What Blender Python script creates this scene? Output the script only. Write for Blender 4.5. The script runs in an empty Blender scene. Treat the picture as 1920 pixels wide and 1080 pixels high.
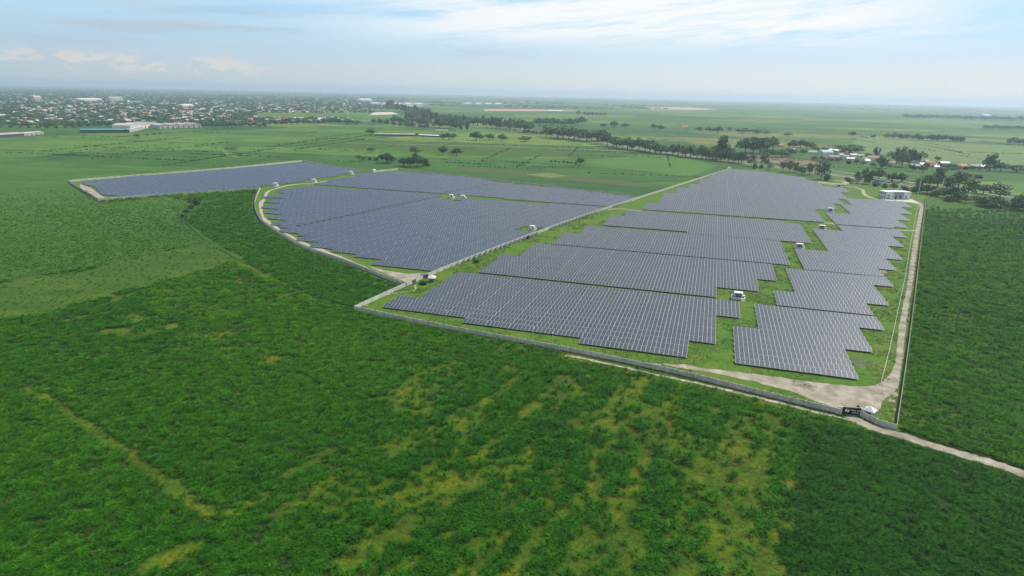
import bpy, bmesh, math, random
import numpy as np
from mathutils import Vector, Matrix
from mathutils.geometry import tessellate_polygon

S = bpy.context.scene
COL = S.collection
rnd = random.Random(7)
rng = np.random.default_rng(11)

# ------------------------------------------------------------------ camera
F, PITCH, ROLL, YAW, H = 1192.7169, 0.296729, 0.0213727, -0.296167, 110.4286
cp, sp = math.cos(PITCH), math.sin(PITCH)
fwd = np.array([0, cp, -sp]); rgt = np.array([1., 0, 0]); upv = np.array([0, sp, cp])
cr, sr = math.cos(ROLL), math.sin(ROLL)
CX = cr * rgt + sr * upv
CY = -sr * rgt + cr * upv
CAMM = np.stack([CX, CY, fwd])
cam = bpy.data.cameras.new('camera')
cam.sensor_width = 36.0
cam.lens = F / 1920 * 36
cam.clip_start = 1.0
cam.clip_end = 80000
camo = bpy.data.objects.new('camera', cam)
COL.objects.link(camo)
camo.matrix_world = Matrix(((CX[0], CY[0], -fwd[0], 0), (CX[1], CY[1], -fwd[1], 0), (CX[2], CY[2], -fwd[2], H), (0, 0, 0, 1)))
S.camera = camo

# ------------------------------------------------------------------ sky, sun, exposure
SUN_EL, SUN_AZ = math.radians(50), math.radians(58)      # azimuth measured from +Y towards +X
SKY_STRENGTH = 0.15
world = bpy.data.worlds.new('World')
S.world = world
world.use_nodes = True


class NT:
    """small helper to write node trees"""
    def __init__(s, tree):
        s.t = tree; s.n = tree.nodes; s.l = tree.links

    def node(s, typ, **kw):
        n = s.n.new(typ)
        for k, v in kw.items():
            setattr(n, k, v)
        return n

    def put(s, sock, v):
        if hasattr(v, 'is_output') or hasattr(v, 'links'):
            s.l.new(v, sock)
        else:
            sock.default_value = v

    def math(s, op, a, b=0.0, c=None, clamp=False):
        n = s.node('ShaderNodeMath', operation=op, use_clamp=clamp)
        s.put(n.inputs[0], a); s.put(n.inputs[1], b)
        if c is not None:
            s.put(n.inputs[2], c)
        return n.outputs[0]

    def maprange(s, v, a, b, c=0.0, d=1.0, smooth=True):
        n = s.node('ShaderNodeMapRange')
        n.interpolation_type = 'SMOOTHSTEP' if smooth else 'LINEAR'
        s.put(n.inputs[0], v)
        for i, x in enumerate((a, b, c, d)):
            n.inputs[i + 1].default_value = x
        return n.outputs[0]

    def mix(s, f, a, b, mode='MIX'):
        n = s.node('ShaderNodeMix', data_type='RGBA', blend_type=mode)
        s.put(n.inputs[0], f)
        for sk, v in ((n.inputs[6], a), (n.inputs[7], b)):
            s.put(sk, v if not isinstance(v, tuple) else (v + (1,))[:4])
        return n.outputs[2]

    def noise(s, vec, scale, detail=4, rough=0.55, dist=0.0, dim='3D'):
        n = s.node('ShaderNodeTexNoise', noise_dimensions=dim)
        if vec is not None:
            s.l.new(vec, n.inputs['Vector'])
        n.inputs['Scale'].default_value = scale
        n.inputs['Detail'].default_value = detail
        n.inputs['Roughness'].default_value = rough
        n.inputs['Distortion'].default_value = dist
        return n.outputs['Fac']

    def ramp(s, v, stops, interp='LINEAR'):
        n = s.node('ShaderNodeValToRGB')
        n.color_ramp.interpolation = interp
        e = n.color_ramp.elements
        while len(e) > 1:
            e.remove(e[-1])
        e[0].position = stops[0][0]; e[0].color = tuple(stops[0][1]) + (1,)
        for p, c in stops[1:]:
            x = e.new(p); x.color = tuple(c) + (1,)
        s.put(n.inputs[0], v)
        return n.outputs[0]

    def comb(s, x, y, z=0.0):
        n = s.node('ShaderNodeCombineXYZ')
        s.put(n.inputs[0], x); s.put(n.inputs[1], y); s.put(n.inputs[2], z)
        return n.outputs[0]


def build_world():
    w = NT(world.node_tree)
    w.n.clear()
    out = w.node('ShaderNodeOutputWorld'); bg = w.node('ShaderNodeBackground')
    w.l.new(bg.outputs[0], out.inputs[0])
    sky = w.node('ShaderNodeTexSky', sky_type='NISHITA', sun_disc=False)
    sky.sun_elevation = SUN_EL; sky.sun_rotation = SUN_AZ
    sky.altitude = 60; sky.air_density = 1.0; sky.dust_density = 1.0; sky.ozone_density = 1.5
    tc = w.node('ShaderNodeTexCoord')
    sep = w.node('ShaderNodeSeparateXYZ'); w.l.new(tc.outputs['Generated'], sep.inputs[0])
    x, y, z = sep.outputs
    az = w.math('ARCTAN2', x, y)
    hyp = w.math('SQRT', w.math('ADD', w.math('MULTIPLY', x, x), w.math('MULTIPLY', y, y)))
    el = w.math('ARCTAN2', z, hyp)
    # flat cloud deck seen from below: direction divided by height
    den = w.math('ADD', w.math('MAXIMUM', z, 0.0), 0.035)
    deck = w.comb(w.math('DIVIDE', x, den), w.math('DIVIDE', y, den))
    deck2 = w.comb(w.math('MULTIPLY', az, 3.4), w.math('SUBTRACT', w.math('MULTIPLY', el, 34.0), w.math('MULTIPLY', az, 3.4)), 3.1)
    n1 = w.noise(deck2, 1.25, 8, 0.62, 0.35)
    m1 = w.maprange(n1, 0.31, 0.55)
    up = w.maprange(el, 0.05, 0.095)
    azm = w.math('MULTIPLY', w.maprange(az, -0.38, 0.02), w.maprange(az, 0.66, 0.42))
    lowm = w.math('MULTIPLY', m1, w.math('MULTIPLY', up, w.math('ADD', w.math('MULTIPLY', azm, 0.85), 0.15)))
    n1b = w.noise(deck, 0.35, 8, 0.6, 0.3)
    m1b = w.math('MULTIPLY', w.maprange(n1b, 0.46, 0.68), w.maprange(el, 0.12, 0.22))
    white = w.math('MINIMUM', w.math('ADD', lowm, m1b), 1.0)
    # grey streak layer low on the western side
    st = w.comb(w.math('MULTIPLY', az, 2.2), w.math('MULTIPLY', el, 34.0), 7.7)
    n2 = w.noise(st, 1.3, 6, 0.55, 0.3)
    grey = w.math('MULTIPLY', w.maprange(n2, 0.46, 0.68),
                  w.math('MULTIPLY', w.maprange(el, 0.045, 0.06), w.maprange(el, 0.115, 0.085)))
    grey = w.math('MULTIPLY', grey, w.maprange(az, 0.1, -0.15))
    # small cumulus heads far away
    cu = w.comb(w.math('MULTIPLY', az, 34.0), w.math('MULTIPLY', el, 70.0), 4.6)
    n3 = w.noise(cu, 1.0, 5, 0.6, 0.2)
    cum = w.math('MULTIPLY', w.maprange(n3, 0.46, 0.58), w.math('MULTIPLY', w.maprange(el, 0.012, 0.022), w.maprange(el, 0.048, 0.030)))
    cum = w.math('MULTIPLY', cum, w.math('ADD', w.maprange(az, -0.30, -0.42), w.math('MULTIPLY', w.maprange(az, 0.42, 0.5), 0.35)))
    c = sky.outputs[0]
    # thin high haze in the lower sky
    east = w.maprange(az, -0.75, 0.45)
    blue_col = w.mix(east, (2.1, 3.5, 4.75), (2.7, 4.2, 5.35))
    c = w.mix(w.maprange(el, 0.55, 0.16), c, blue_col)
    pale_col = w.mix(east, (2.75, 3.2, 3.35), (4.3, 4.4, 4.25))
    c = w.mix(w.maprange(el, 0.11, 0.0), c, pale_col)
    c = w.mix(w.math('MULTIPLY', grey, 0.6), c, (2.35, 2.75, 3.05))
    c = w.mix(w.math('MULTIPLY', white, 0.96), c, (5.1, 5.15, 5.15))
    c = w.mix(w.math('MULTIPLY', cum, 0.75), c, (4.2, 3.8, 3.5))
    w.l.new(c, bg.inputs[0])
    bg.inputs[1].default_value = SKY_STRENGTH


build_world()
sun = bpy.data.lights.new('sun', 'SUN')
sun.energy = 3.9
sun.angle = math.radians(0.53)
sun.color = (1.0, 0.95, 0.87)
suno = bpy.data.objects.new('sun', sun)
COL.objects.link(suno)
sd = Vector((math.sin(SUN_AZ) * math.cos(SUN_EL), math.cos(SUN_AZ) * math.cos(SUN_EL), math.sin(SUN_EL)))
suno.rotation_euler = (-sd).to_track_quat('-Z', 'Y').to_euler()
suno.location = sd * 400

S.view_settings.view_transform = 'Standard'
S.view_settings.look = 'None'
S.view_settings.gamma = 1.0
S.view_settings.use_curve_mapping = False
S.view_settings.exposure = 0.36
S.render.engine = 'CYCLES'
S.cycles.use_denoising = True
S.cycles.denoiser = 'OPENIMAGEDENOISE'
S.cycles.denoising_input_passes = 'RGB_ALBEDO_NORMAL'
S.cycles.denoising_prefilter = 'NONE'
S.cycles.max_bounces = 5
S.cycles.diffuse_bounces = 2
S.cycles.glossy_bounces = 2
S.cycles.transparent_max_bounces = 4
S.cycles.volume_bounces = 0
S.cycles.use_adaptive_sampling = True
S.cycles.adaptive_threshold = 0.008


# ------------------------------------------------------------------ helpers
def G(px, py, z=0.0):
    """world point on the plane at height z seen at photograph pixel (1920 x 1080)"""
    d = CAMM.T @ np.array([(px - 960) / F, -(py - 540) / F, 1.0])
    t = (z - H) / d[2]
    return np.array([d[0] * t, d[1] * t, z])


def P(X):
    X = np.atleast_2d(np.asarray(X, float))
    c = (X - np.array([0, 0, H])) @ CAMM.T
    return np.stack([960 + F * c[:, 0] / c[:, 2], 540 - F * c[:, 1] / c[:, 2]], 1)


def ppm(px, py):
    """photograph pixels per metre for upright things standing at a pixel"""
    a = G(px, py)
    return F / float(CAMM[2] @ (a - np.array([0, 0, H])))


U = np.array([math.cos(YAW), math.sin(YAW), 0.0])
V = np.array([-U[1], U[0], 0.0])


def poly_inside(pts, poly):
    x, y = pts[:, 0], pts[:, 1]
    ins = np.zeros(len(pts), bool)
    n = len(poly)
    for i in range(n):
        x1, y1 = poly[i][0], poly[i][1]
        x2, y2 = poly[(i + 1) % n][0], poly[(i + 1) % n][1]
        if y1 == y2:
            continue
        c = ((y1 > y) != (y2 > y)) & (x < (x2 - x1) * (y - y1) / (y2 - y1) + x1)
        ins ^= c
    return ins


def seg_dist(pts, line):
    d = np.full(len(pts), 1e9)
    for a, b in zip(line[:-1], line[1:]):
        a = np.array(a[:2]); b = np.array(b[:2])
        ab = b - a
        t = np.clip(((pts[:, :2] - a) @ ab) / max(ab @ ab, 1e-9), 0, 1)
        q = a + t[:, None] * ab
        d = np.minimum(d, np.hypot(*(pts[:, :2] - q).T))
    return d


def vnoise(pts, scale, seed=0, octaves=3):
    r = np.random.default_rng(seed)
    tab = r.random((256, 256))
    out = np.zeros(len(pts)); amp = 1.0; tot = 0
    for o in range(octaves):
        q = pts[:, :2] / scale * 2 ** o + 37.3 * o + 1000
        i = np.floor(q).astype(int); f = q - i
        f = f * f * (3 - 2 * f)
        a = tab[i[:, 0] % 256, i[:, 1] % 256]; b = tab[(i[:, 0] + 1) % 256, i[:, 1] % 256]
        c = tab[i[:, 0] % 256, (i[:, 1] + 1) % 256]; d = tab[(i[:, 0] + 1) % 256, (i[:, 1] + 1) % 256]
        out += amp * ((a * (1 - f[:, 0]) + b * f[:, 0]) * (1 - f[:, 1]) + (c * (1 - f[:, 0]) + d * f[:, 0]) * f[:, 1])
        tot += amp; amp *= 0.5
    return out / tot


class MB:
    def __init__(s):
        s.v = []; s.f = []; s.m = []

    def quad(s, a, b, c, d, m=0):
        i = len(s.v); s.v += [tuple(a), tuple(b), tuple(c), tuple(d)]
        s.f.append((i, i + 1, i + 2, i + 3)); s.m.append(m)

    def face(s, pts, m=0):
        i = len(s.v); s.v += [tuple(p) for p in pts]
        s.f.append(tuple(range(i, i + len(pts)))); s.m.append(m)

    def box(s, x0, x1, y0, y1, z0, z1, m=0, rot=0.0, o=(0, 0, 0)):
        c, sn = math.cos(rot), math.sin(rot)
        i = len(s.v)
        for z in (z0, z1):
            for x, y in ((x0, y0), (x1, y0), (x1, y1), (x0, y1)):
                s.v.append((o[0] + c * x - sn * y, o[1] + sn * x + c * y, o[2] + z))
        for q in ((0, 3, 2, 1), (4, 5, 6, 7), (0, 1, 5, 4), (1, 2, 6, 5), (2, 3, 7, 6), (3, 0, 4, 7)):
            s.f.append(tuple(i + k for k in q)); s.m.append(m)

    def obox(s, p, q, w, z0, z1, m=0):
        """wall-like box between two ground points"""
        p = np.array(p[:2], float); q = np.array(q[:2], float)
        d = q - p; L = np.hypot(*d); d /= L
        n = np.array([-d[1], d[0]]) * w / 2
        i = len(s.v)
        for z in (z0, z1):
            for k in (p - n, q - n, q + n, p + n):
                s.v.append((k[0], k[1], z))
        for q4 in ((0, 3, 2, 1), (4, 5, 6, 7), (0, 1, 5, 4), (1, 2, 6, 5), (2, 3, 7, 6), (3, 0, 4, 7)):
            s.f.append(tuple(i + k for k in q4)); s.m.append(m)

    def tube(s, a, b, r0, r1, n=6, m=0):
        a = Vector(a); b = Vector(b)
        z = (b - a).normalized()
        x = z.orthogonal().normalized(); y = z.cross(x)
        i = len(s.v)
        for c, r in ((a, r0), (b, r1)):
            for k in range(n):
                t = 2 * math.pi * k / n
                p = c + x * (r * math.cos(t)) + y * (r * math.sin(t))
                s.v.append(tuple(p))
        for k in range(n):
            s.f.append((i + k, i + (k + 1) % n, i + n + (k + 1) % n, i + n + k)); s.m.append(m)
        s.f.append(tuple(i + n + k for k in range(n))); s.m.append(m)

    def mesh(s, name, mats):
        me = bpy.data.meshes.new(name)
        me.from_pydata(s.v, [], s.f)
        for m in (mats if isinstance(mats, (list, tuple)) else [mats]):
            me.materials.append(m)
        if any(s.m):
            me.polygons.foreach_set('material_index', s.m)
        me.update()
        return me

    def obj(s, name, mats, parent=None, **kw):
        return link(name, s.mesh(name, mats), parent, **kw)


def link(name, data, parent=None, loc=None, rotz=None, **props):
    o = bpy.data.objects.new(name, data)
    COL.objects.link(o)
    if parent is not None:
        o.parent = parent
    if loc is not None:
        o.location = loc
    if rotz is not None:
        o.rotation_euler = (0, 0, rotz)
    for k, v in props.items():
        o[k] = v
    return o


def thing(name, label, cat, loc=(0, 0, 0), rotz=0.0, group=None):
    o = link(name, None, None, tuple(loc), rotz, label=label, category=cat)
    if group:
        o['group'] = group
    return o


def tag(o, label, cat, group=None):
    o['label'] = label; o['category'] = cat
    if group:
        o['group'] = group
    return o


ORD = ('zeroth first second third fourth fifth sixth seventh eighth ninth tenth eleventh twelfth thirteenth fourteenth fifteenth '
       'sixteenth seventeenth eighteenth nineteenth twentieth').split()


def ordinal(n):
    if n <= 20:
        return ORD[n]
    t, u = divmod(n, 10)
    tens = {2: 'twent', 3: 'thirt', 4: 'fort', 5: 'fift', 6: 'sixt', 7: 'sevent', 8: 'eight', 9: 'ninet'}[t]
    return tens + 'ieth' if u == 0 else tens + 'y-' + ORD[u]


# ------------------------------------------------------------------ materials
def mat(name, base, rough=0.8, spec=0.3, var=0.25, scale=0.5, col2=None, bump=0.0, bscale=None, rand=0.0, metallic=0.0, space='pos', emit=None, detail=5):
    m = bpy.data.materials.new(name)
    m.use_nodes = True
    t = NT(m.node_tree)
    b = t.n['Principled BSDF']
    if space == 'pos':
        g = t.node('ShaderNodeNewGeometry'); vec = g.outputs['Position']
    else:
        g = t.node('ShaderNodeTexCoord'); vec = g.outputs['Object']
    n = t.noise(vec, scale, detail, 0.6)
    c2 = col2 if col2 else tuple(x * (1 - var) for x in base)
    c = t.ramp(n, [(0.36, c2), (0.64, base if col2 else tuple(x * (1 + var * 0.6) for x in base))])
    if rand:
        oi = t.node('ShaderNodeObjectInfo')
        c = t.mix(1.0, c, t.ramp(oi.outputs['Random'], [(0, (1 - rand,) * 3), (1, (1 + rand,) * 3)]), 'MULTIPLY')
    t.l.new(c, b.inputs['Base Color'])
    b.inputs['Roughness'].default_value = rough
    b.inputs['Specular IOR Level'].default_value = spec
    b.inputs['Metallic'].default_value = metallic
    if bump:
        bn = t.node('ShaderNodeBump')
        bn.inputs['Strength'].default_value = bump
        bn.inputs['Distance'].default_value = 0.3
        t.l.new(t.noise(vec, bscale or scale * 6, 4, 0.65), bn.inputs['Height'])
        t.l.new(bn.outputs[0], b.inputs['Normal'])
    return m


def leaf_mat(name, dark, light, scale=0.35, rand=0.5, warm=(1.0, 1.0, 1.0)):
    m = bpy.data.materials.new(name)
    m.use_nodes = True
    t = NT(m.node_tree)
    b = t.n['Principled BSDF']
    g = t.node('ShaderNodeNewGeometry')
    n = t.noise(g.outputs['Position'], scale, 3, 0.6)
    c = t.ramp(n, [(0.3, dark), (0.7, light)])
    oi = t.node('ShaderNodeObjectInfo')
    c = t.mix(1.0, c, t.ramp(oi.outputs['Random'], [(0, (1 - rand, 1 - rand * 0.8, 1 - rand * 0.6)), (1, (1 + rand, 1 + rand * 0.8, 1.0))]), 'MULTIPLY')
    t.l.new(c, b.inputs['Base Color'])
    b.inputs['Roughness'].default_value = 0.6
    b.inputs['Specular IOR Level'].default_value = 0.25
    return m


M = {}
M['concrete_wall'] = mat('concrete_wall', (0.50, 0.47, 0.40), 0.9, 0.2, 0.28, 0.35)
M['concrete_post'] = mat('concrete_post', (0.56, 0.53, 0.46), 0.9, 0.2, 0.2, 0.5)
M['fence_wall'] = mat('fence_wall', (0.34, 0.335, 0.30), 0.9, 0.2, 0.25, 0.4)
M['pale_wall'] = mat('pale_wall', (0.46, 0.455, 0.38), 0.9, 0.2, 0.22, 0.3)
M['white_paint'] = mat('white_paint', (0.78, 0.78, 0.76), 0.6, 0.3, 0.08, 0.8)
M['off_white'] = mat('off_white', (0.60, 0.60, 0.56), 0.75, 0.3, 0.15, 0.8)
M['grey_paint'] = mat('grey_paint', (0.28, 0.29, 0.30), 0.6, 0.3, 0.12, 0.7)
M['dark_grey'] = mat('dark_grey', (0.06, 0.065, 0.07), 0.6, 0.3, 0.2, 0.7)
M['black'] = mat('black', (0.008, 0.009, 0.012), 0.5, 0.3, 0.2, 1)
M['glass'] = mat('window_glass', (0.02, 0.025, 0.035), 0.1, 0.6, 0.2, 1)
M['steel'] = mat('steel', (0.50, 0.50, 0.49), 0.5, 0.4, 0.15, 0.6)
M['steel_pole'] = mat('steel_pole', (0.55, 0.54, 0.50), 0.6, 0.3, 0.2, 0.5)
M['rust_gate'] = mat('rust_gate', (0.16, 0.12, 0.10), 0.8, 0.2, 0.3, 0.8)
M['dirt'] = mat('dirt', (0.35, 0.315, 0.25), 0.95, 0.1, 0.2, 0.14, col2=(0.185, 0.165, 0.115), bump=0.5, bscale=0.8, detail=11)
M['asphalt'] = mat('asphalt', (0.17, 0.17, 0.165), 0.9, 0.2, 0.18, 0.1)
M['paint_line'] = mat('paint_line', (0.7, 0.7, 0.66), 0.8, 0.2, 0.1, 0.3)
M['trail'] = mat('trail', (0.34, 0.31, 0.25), 0.95, 0.1, 0.25, 0.5, detail=8)
M['roof_white'] = mat('roof_white', (0.62, 0.63, 0.63), 0.5, 0.4, 0.12, 0.2)
M['roof_red'] = mat('roof_red', (0.36, 0.13, 0.09), 0.7, 0.2, 0.25, 0.3, rand=0.3)
M['roof_grey'] = mat('roof_grey', (0.34, 0.33, 0.32), 0.7, 0.3, 0.25, 0.3, rand=0.3)
M['roof_green'] = mat('roof_green', (0.16, 0.36, 0.31), 0.6, 0.3, 0.15, 0.2)
M['roof_teal'] = mat('roof_teal', (0.06, 0.20, 0.19), 0.6, 0.3, 0.2, 0.1)
M['roof_rust'] = mat('roof_rust', (0.46, 0.42, 0.38), 0.7, 0.3, 0.3, 0.08, col2=(0.30, 0.22, 0.17))
M['wall_cream'] = mat('wall_cream', (0.55, 0.50, 0.40), 0.8, 0.2, 0.15, 0.3, rand=0.25)
M['wall_white'] = mat('wall_white', (0.66, 0.65, 0.62), 0.8, 0.2, 0.12, 0.3, rand=0.15)
M['bark'] = mat('bark', (0.12, 0.09, 0.065), 0.9, 0.1, 0.3, 1.0)
M['vehicle_blue'] = mat('vehicle_blue', (0.25, 0.42, 0.55), 0.35, 0.5, 0.05, 1)
M['tyre'] = mat('tyre', (0.02, 0.02, 0.02), 0.9, 0.2, 0.1, 1)
M['skin'] = mat('skin', (0.35, 0.2, 0.13), 0.6, 0.3, 0.1, 3)
M['cloth_dark'] = mat('cloth_dark', (0.05, 0.045, 0.04), 0.9, 0.1, 0.2, 3)
M['leaf_dark'] = leaf_mat('leaf_dark', (0.026, 0.082, 0.024), (0.066, 0.160, 0.042))
M['leaf_mid'] = leaf_mat('leaf_mid', (0.03, 0.07, 0.02), (0.075, 0.135, 0.04))
M['leaf_olive'] = leaf_mat('leaf_olive', (0.045, 0.095, 0.028), (0.105, 0.165, 0.052))
M['leaf_grass'] = leaf_mat('leaf_grass', (0.05, 0.12, 0.02), (0.10, 0.20, 0.035))
M['frame_alu'] = mat('frame_alu', (0.52, 0.54, 0.55), 0.45, 0.4, 0.08, 0.6)
M['galv'] = mat('galv', (0.25, 0.26, 0.27), 0.6, 0.4, 0.15, 0.6)


def make_solar_glass(name, mul):
    m = bpy.data.materials.new(name)
    m.use_nodes = True
    t = NT(m.node_tree)
    b = t.n['Principled BSDF']
    g = t.node('ShaderNodeNewGeometry')
    mp = t.node('ShaderNodeMapping'); mp.inputs['Rotation'].default_value = (0, 0, -YAW)
    t.l.new(g.outputs['Position'], mp.inputs['Vector'])
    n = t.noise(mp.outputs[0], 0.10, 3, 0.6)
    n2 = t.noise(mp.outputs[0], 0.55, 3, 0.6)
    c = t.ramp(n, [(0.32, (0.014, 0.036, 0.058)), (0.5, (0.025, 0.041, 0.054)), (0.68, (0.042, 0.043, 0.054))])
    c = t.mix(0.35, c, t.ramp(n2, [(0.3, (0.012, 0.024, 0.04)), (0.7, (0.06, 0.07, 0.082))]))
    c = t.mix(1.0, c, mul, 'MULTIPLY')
    t.l.new(c, b.inputs['Base Color'])
    b.inputs['Roughness'].default_value = 0.36
    b.inputs['Specular IOR Level'].default_value = 0.6
    b.inputs['IOR'].default_value = 1.5
    return m


M['solar_glass'] = make_solar_glass('solar_glass', (0.76, 0.86, 0.86))
M['solar_glass_blue'] = make_solar_glass('solar_glass_blue', (0.52, 0.74, 0.98))


def make_plain():
    """the wide plain: a patchwork of crops"""
    m = bpy.data.materials.new('plain')
    m.use_nodes = True
    t = NT(m.node_tree)
    b = t.n['Principled BSDF']
    g = t.node('ShaderNodeNewGeometry')
    mp = t.node('ShaderNodeMapping')
    mp.inputs['Rotation'].default_value = (0, 0, 0.18)
    mp.inputs['Scale'].default_value = (1 / 520, 1 / 210, 1)
    t.l.new(g.outputs['Position'], mp.inputs['Vector'])
    wob = t.noise(g.outputs['Position'], 0.004, 3)
    vo = t.node('ShaderNodeTexVoronoi', distance='CHEBYCHEV', voronoi_dimensions='2D')
    vo.inputs['Randomness'].default_value = 0.85
    t.l.new(mp.outputs[0], vo.inputs['Vector'])
    vo.inputs['Scale'].default_value = 1.0
    sp_ = t.node('ShaderNodeSeparateColor'); t.l.new(vo.outputs['Color'], sp_.inputs[0])
    field = t.ramp(sp_.outputs[0], [(0.0, (0.036, 0.098, 0.016)), (0.3, (0.048, 0.116, 0.018)), (0.5, (0.072, 0.145, 0.022)),
                                    (0.68, (0.030, 0.088, 0.022)), (0.82, (0.110, 0.170, 0.030)), (0.93, (0.130, 0.145, 0.040)), (1.0, (0.06, 0.125, 0.02))], 'CONSTANT')
    ve = t.node('ShaderNodeTexVoronoi', voronoi_dimensions='2D', feature='DISTANCE_TO_EDGE')
    ve.inputs['Randomness'].default_value = 0.85; ve.inputs['Scale'].default_value = 1.0
    t.l.new(mp.outputs[0], ve.inputs['Vector'])
    hd_ = t.math('MULTIPLY', t.maprange(ve.outputs['Distance'], 0.035, 0.012), t.maprange(t.noise(g.outputs['Position'], 0.006, 4), 0.42, 0.55))
    field = t.mix(hd_, field, (0.024, 0.070, 0.022))
    big = t.noise(g.outputs['Position'], 0.012, 6, 0.65)
    c = t.mix(1.0, field, t.ramp(big, [(0.3, (0.62, 0.70, 0.66)), (0.7, (1.36, 1.28, 1.2))]), 'MULTIPLY')
    st = t.node('ShaderNodeMapping'); st.inputs['Rotation'].default_value = (0, 0, 0.18); st.inputs['Scale'].default_value = (0.006, 0.05, 1)
    t.l.new(g.outputs['Position'], st.inputs['Vector'])
    sn = t.noise(st.outputs[0], 1.0, 5, 0.65)
    c = t.mix(1.0, c, t.ramp(sn, [(0.35, (0.80, 0.86, 0.85)), (0.65, (1.18, 1.12, 1.1))]), 'MULTIPLY')
    fine = t.noise(g.outputs['Position'], 0.4, 4, 0.7)
    c = t.mix(1.0, c, t.ramp(fine, [(0.3, (0.60, 0.64, 0.60)), (0.7, (1.38, 1.32, 1.32))]), 'MULTIPLY')
    t.l.new(c, b.inputs['Base Color'])
    b.inputs['Roughness'].default_value = 0.9
    b.inputs['Specular IOR Level'].default_value = 0.1
    bn = t.node('ShaderNodeBump'); bn.inputs['Strength'].default_value = 0.35; bn.inputs['Distance'].default_value = 0.8
    t.l.new(fine, bn.inputs['Height']); t.l.new(bn.outputs[0], b.inputs['Normal'])
    return m


M['plain'] = make_plain()


def grass_mat(name, stops, s1=0.05, s2=0.6, stretch=None, floor=False):
    m = bpy.data.materials.new(name)
    m.use_nodes = True
    t = NT(m.node_tree)
    b = t.n['Principled BSDF']
    g = t.node('ShaderNodeNewGeometry')
    vec = g.outputs['Position']
    if stretch:
        mp = t.node('ShaderNodeMapping'); mp.inputs['Rotation'].default_value = (0, 0, stretch[0]); mp.inputs['Scale'].default_value = (stretch[1], stretch[2], 1)
        t.l.new(vec, mp.inputs['Vector']); vec2 = mp.outputs[0]
    else:
        vec2 = vec
    n = t.noise(vec2, s1, 7, 0.62, 0.4)
    c = t.ramp(n, stops)
    f = t.noise(vec, s2, 5, 0.7)
    c = t.mix(1.0, c, t.ramp(f, [(0.3, (0.55, 0.60, 0.55)), (0.7, (1.38, 1.32, 1.35))]), 'MULTIPLY')
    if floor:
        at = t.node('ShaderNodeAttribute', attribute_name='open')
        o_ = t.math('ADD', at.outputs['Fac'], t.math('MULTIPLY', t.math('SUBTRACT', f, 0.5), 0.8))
        shaded_soil = t.ramp(f, [(0.3, (0.008, 0.022, 0.005)), (0.7, (0.018, 0.042, 0.006))])  # litter under dense cane, darkened so the gaps between tufts look shaded
        c = t.mix(t.maprange(o_, 0.25, 0.75), shaded_soil, c)
    t.l.new(c, b.inputs['Base Color'])
    b.inputs['Roughness'].default_value = 0.9
    b.inputs['Specular IOR Level'].default_value = 0.1
    bn = t.node('ShaderNodeBump'); bn.inputs['Strength'].default_value = 0.5; bn.inputs['Distance'].default_value = 0.35
    t.l.new(f, bn.inputs['Height']); t.l.new(bn.outputs[0], b.inputs['Normal'])
    return m


M['lawn'] = grass_mat('lawn', [(0.28, (0.045, 0.115, 0.014)), (0.48, (0.066, 0.140, 0.014)), (0.62, (0.095, 0.140, 0.020)), (0.74, (0.13, 0.12, 0.04))], 0.06, 0.7)
M['rough_grass'] = grass_mat('rough_grass', [(0.25, (0.060, 0.040, 0.010)), (0.35, (0.036, 0.066, 0.005)), (0.50, (0.052, 0.098, 0.005)), (0.62, (0.094, 0.122, 0.005)), (0.76, (0.075, 0.070, 0.008))], 0.075, 0.9)
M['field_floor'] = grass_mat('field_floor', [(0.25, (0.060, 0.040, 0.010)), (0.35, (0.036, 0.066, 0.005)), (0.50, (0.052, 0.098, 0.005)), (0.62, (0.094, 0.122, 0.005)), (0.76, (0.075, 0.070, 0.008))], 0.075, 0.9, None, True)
M['olive_grass'] = grass_mat('olive_grass', [(0.30, (0.030, 0.074, 0.012)), (0.50, (0.044, 0.092, 0.010)), (0.70, (0.080, 0.125, 0.009))], 0.02, 0.5, (0.3, 1.0, 3.0))
M['fresh_field'] = grass_mat('fresh_field', [(0.3, (0.050, 0.128, 0.020)), (0.7, (0.068, 0.152, 0.024))], 0.02, 0.3, (0.2, 1, 4))
M['pale_field'] = grass_mat('pale_field', [(0.3, (0.085, 0.150, 0.042)), (0.7, (0.125, 0.175, 0.055))], 0.012, 0.2, (0.1, 1, 5))
M['brown_field'] = grass_mat('brown_field', [(0.3, (0.15, 0.105, 0.065)), (0.7, (0.19, 0.13, 0.085))], 0.03, 0.3, (0.2, 1, 4))
M['brown_green'] = grass_mat('brown_green', [(0.3, (0.045, 0.085, 0.022)), (0.7, (0.085, 0.090, 0.035))], 0.03, 0.3, (0.2, 1, 3))
M['dark_crop'] = grass_mat('dark_crop', [(0.3, (0.032, 0.088, 0.012)), (0.7, (0.048, 0.112, 0.015))], 0.02, 0.4, (0.2, 1, 3))
M['mid_crop'] = grass_mat('mid_crop', [(0.3, (0.036, 0.098, 0.015)), (0.7, (0.054, 0.122, 0.018))], 0.02, 0.4, (0.2, 1, 4))
M['ditch'] = mat('ditch_soil', (0.030, 0.040, 0.014), 0.95, 0.1, 0.3, 0.3)
M['verge'] = grass_mat('verge', [(0.3, (0.06, 0.105, 0.035)), (0.7, (0.115, 0.13, 0.055))], 0.05, 0.4)
M['bare_soil'] = mat('bare_soil', (0.42, 0.26, 0.19), 0.95, 0.1, 0.2, 0.01)
M['pale_soil'] = mat('pale_soil', (0.50, 0.44, 0.35), 0.95, 0.1, 0.2, 0.01)


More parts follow.
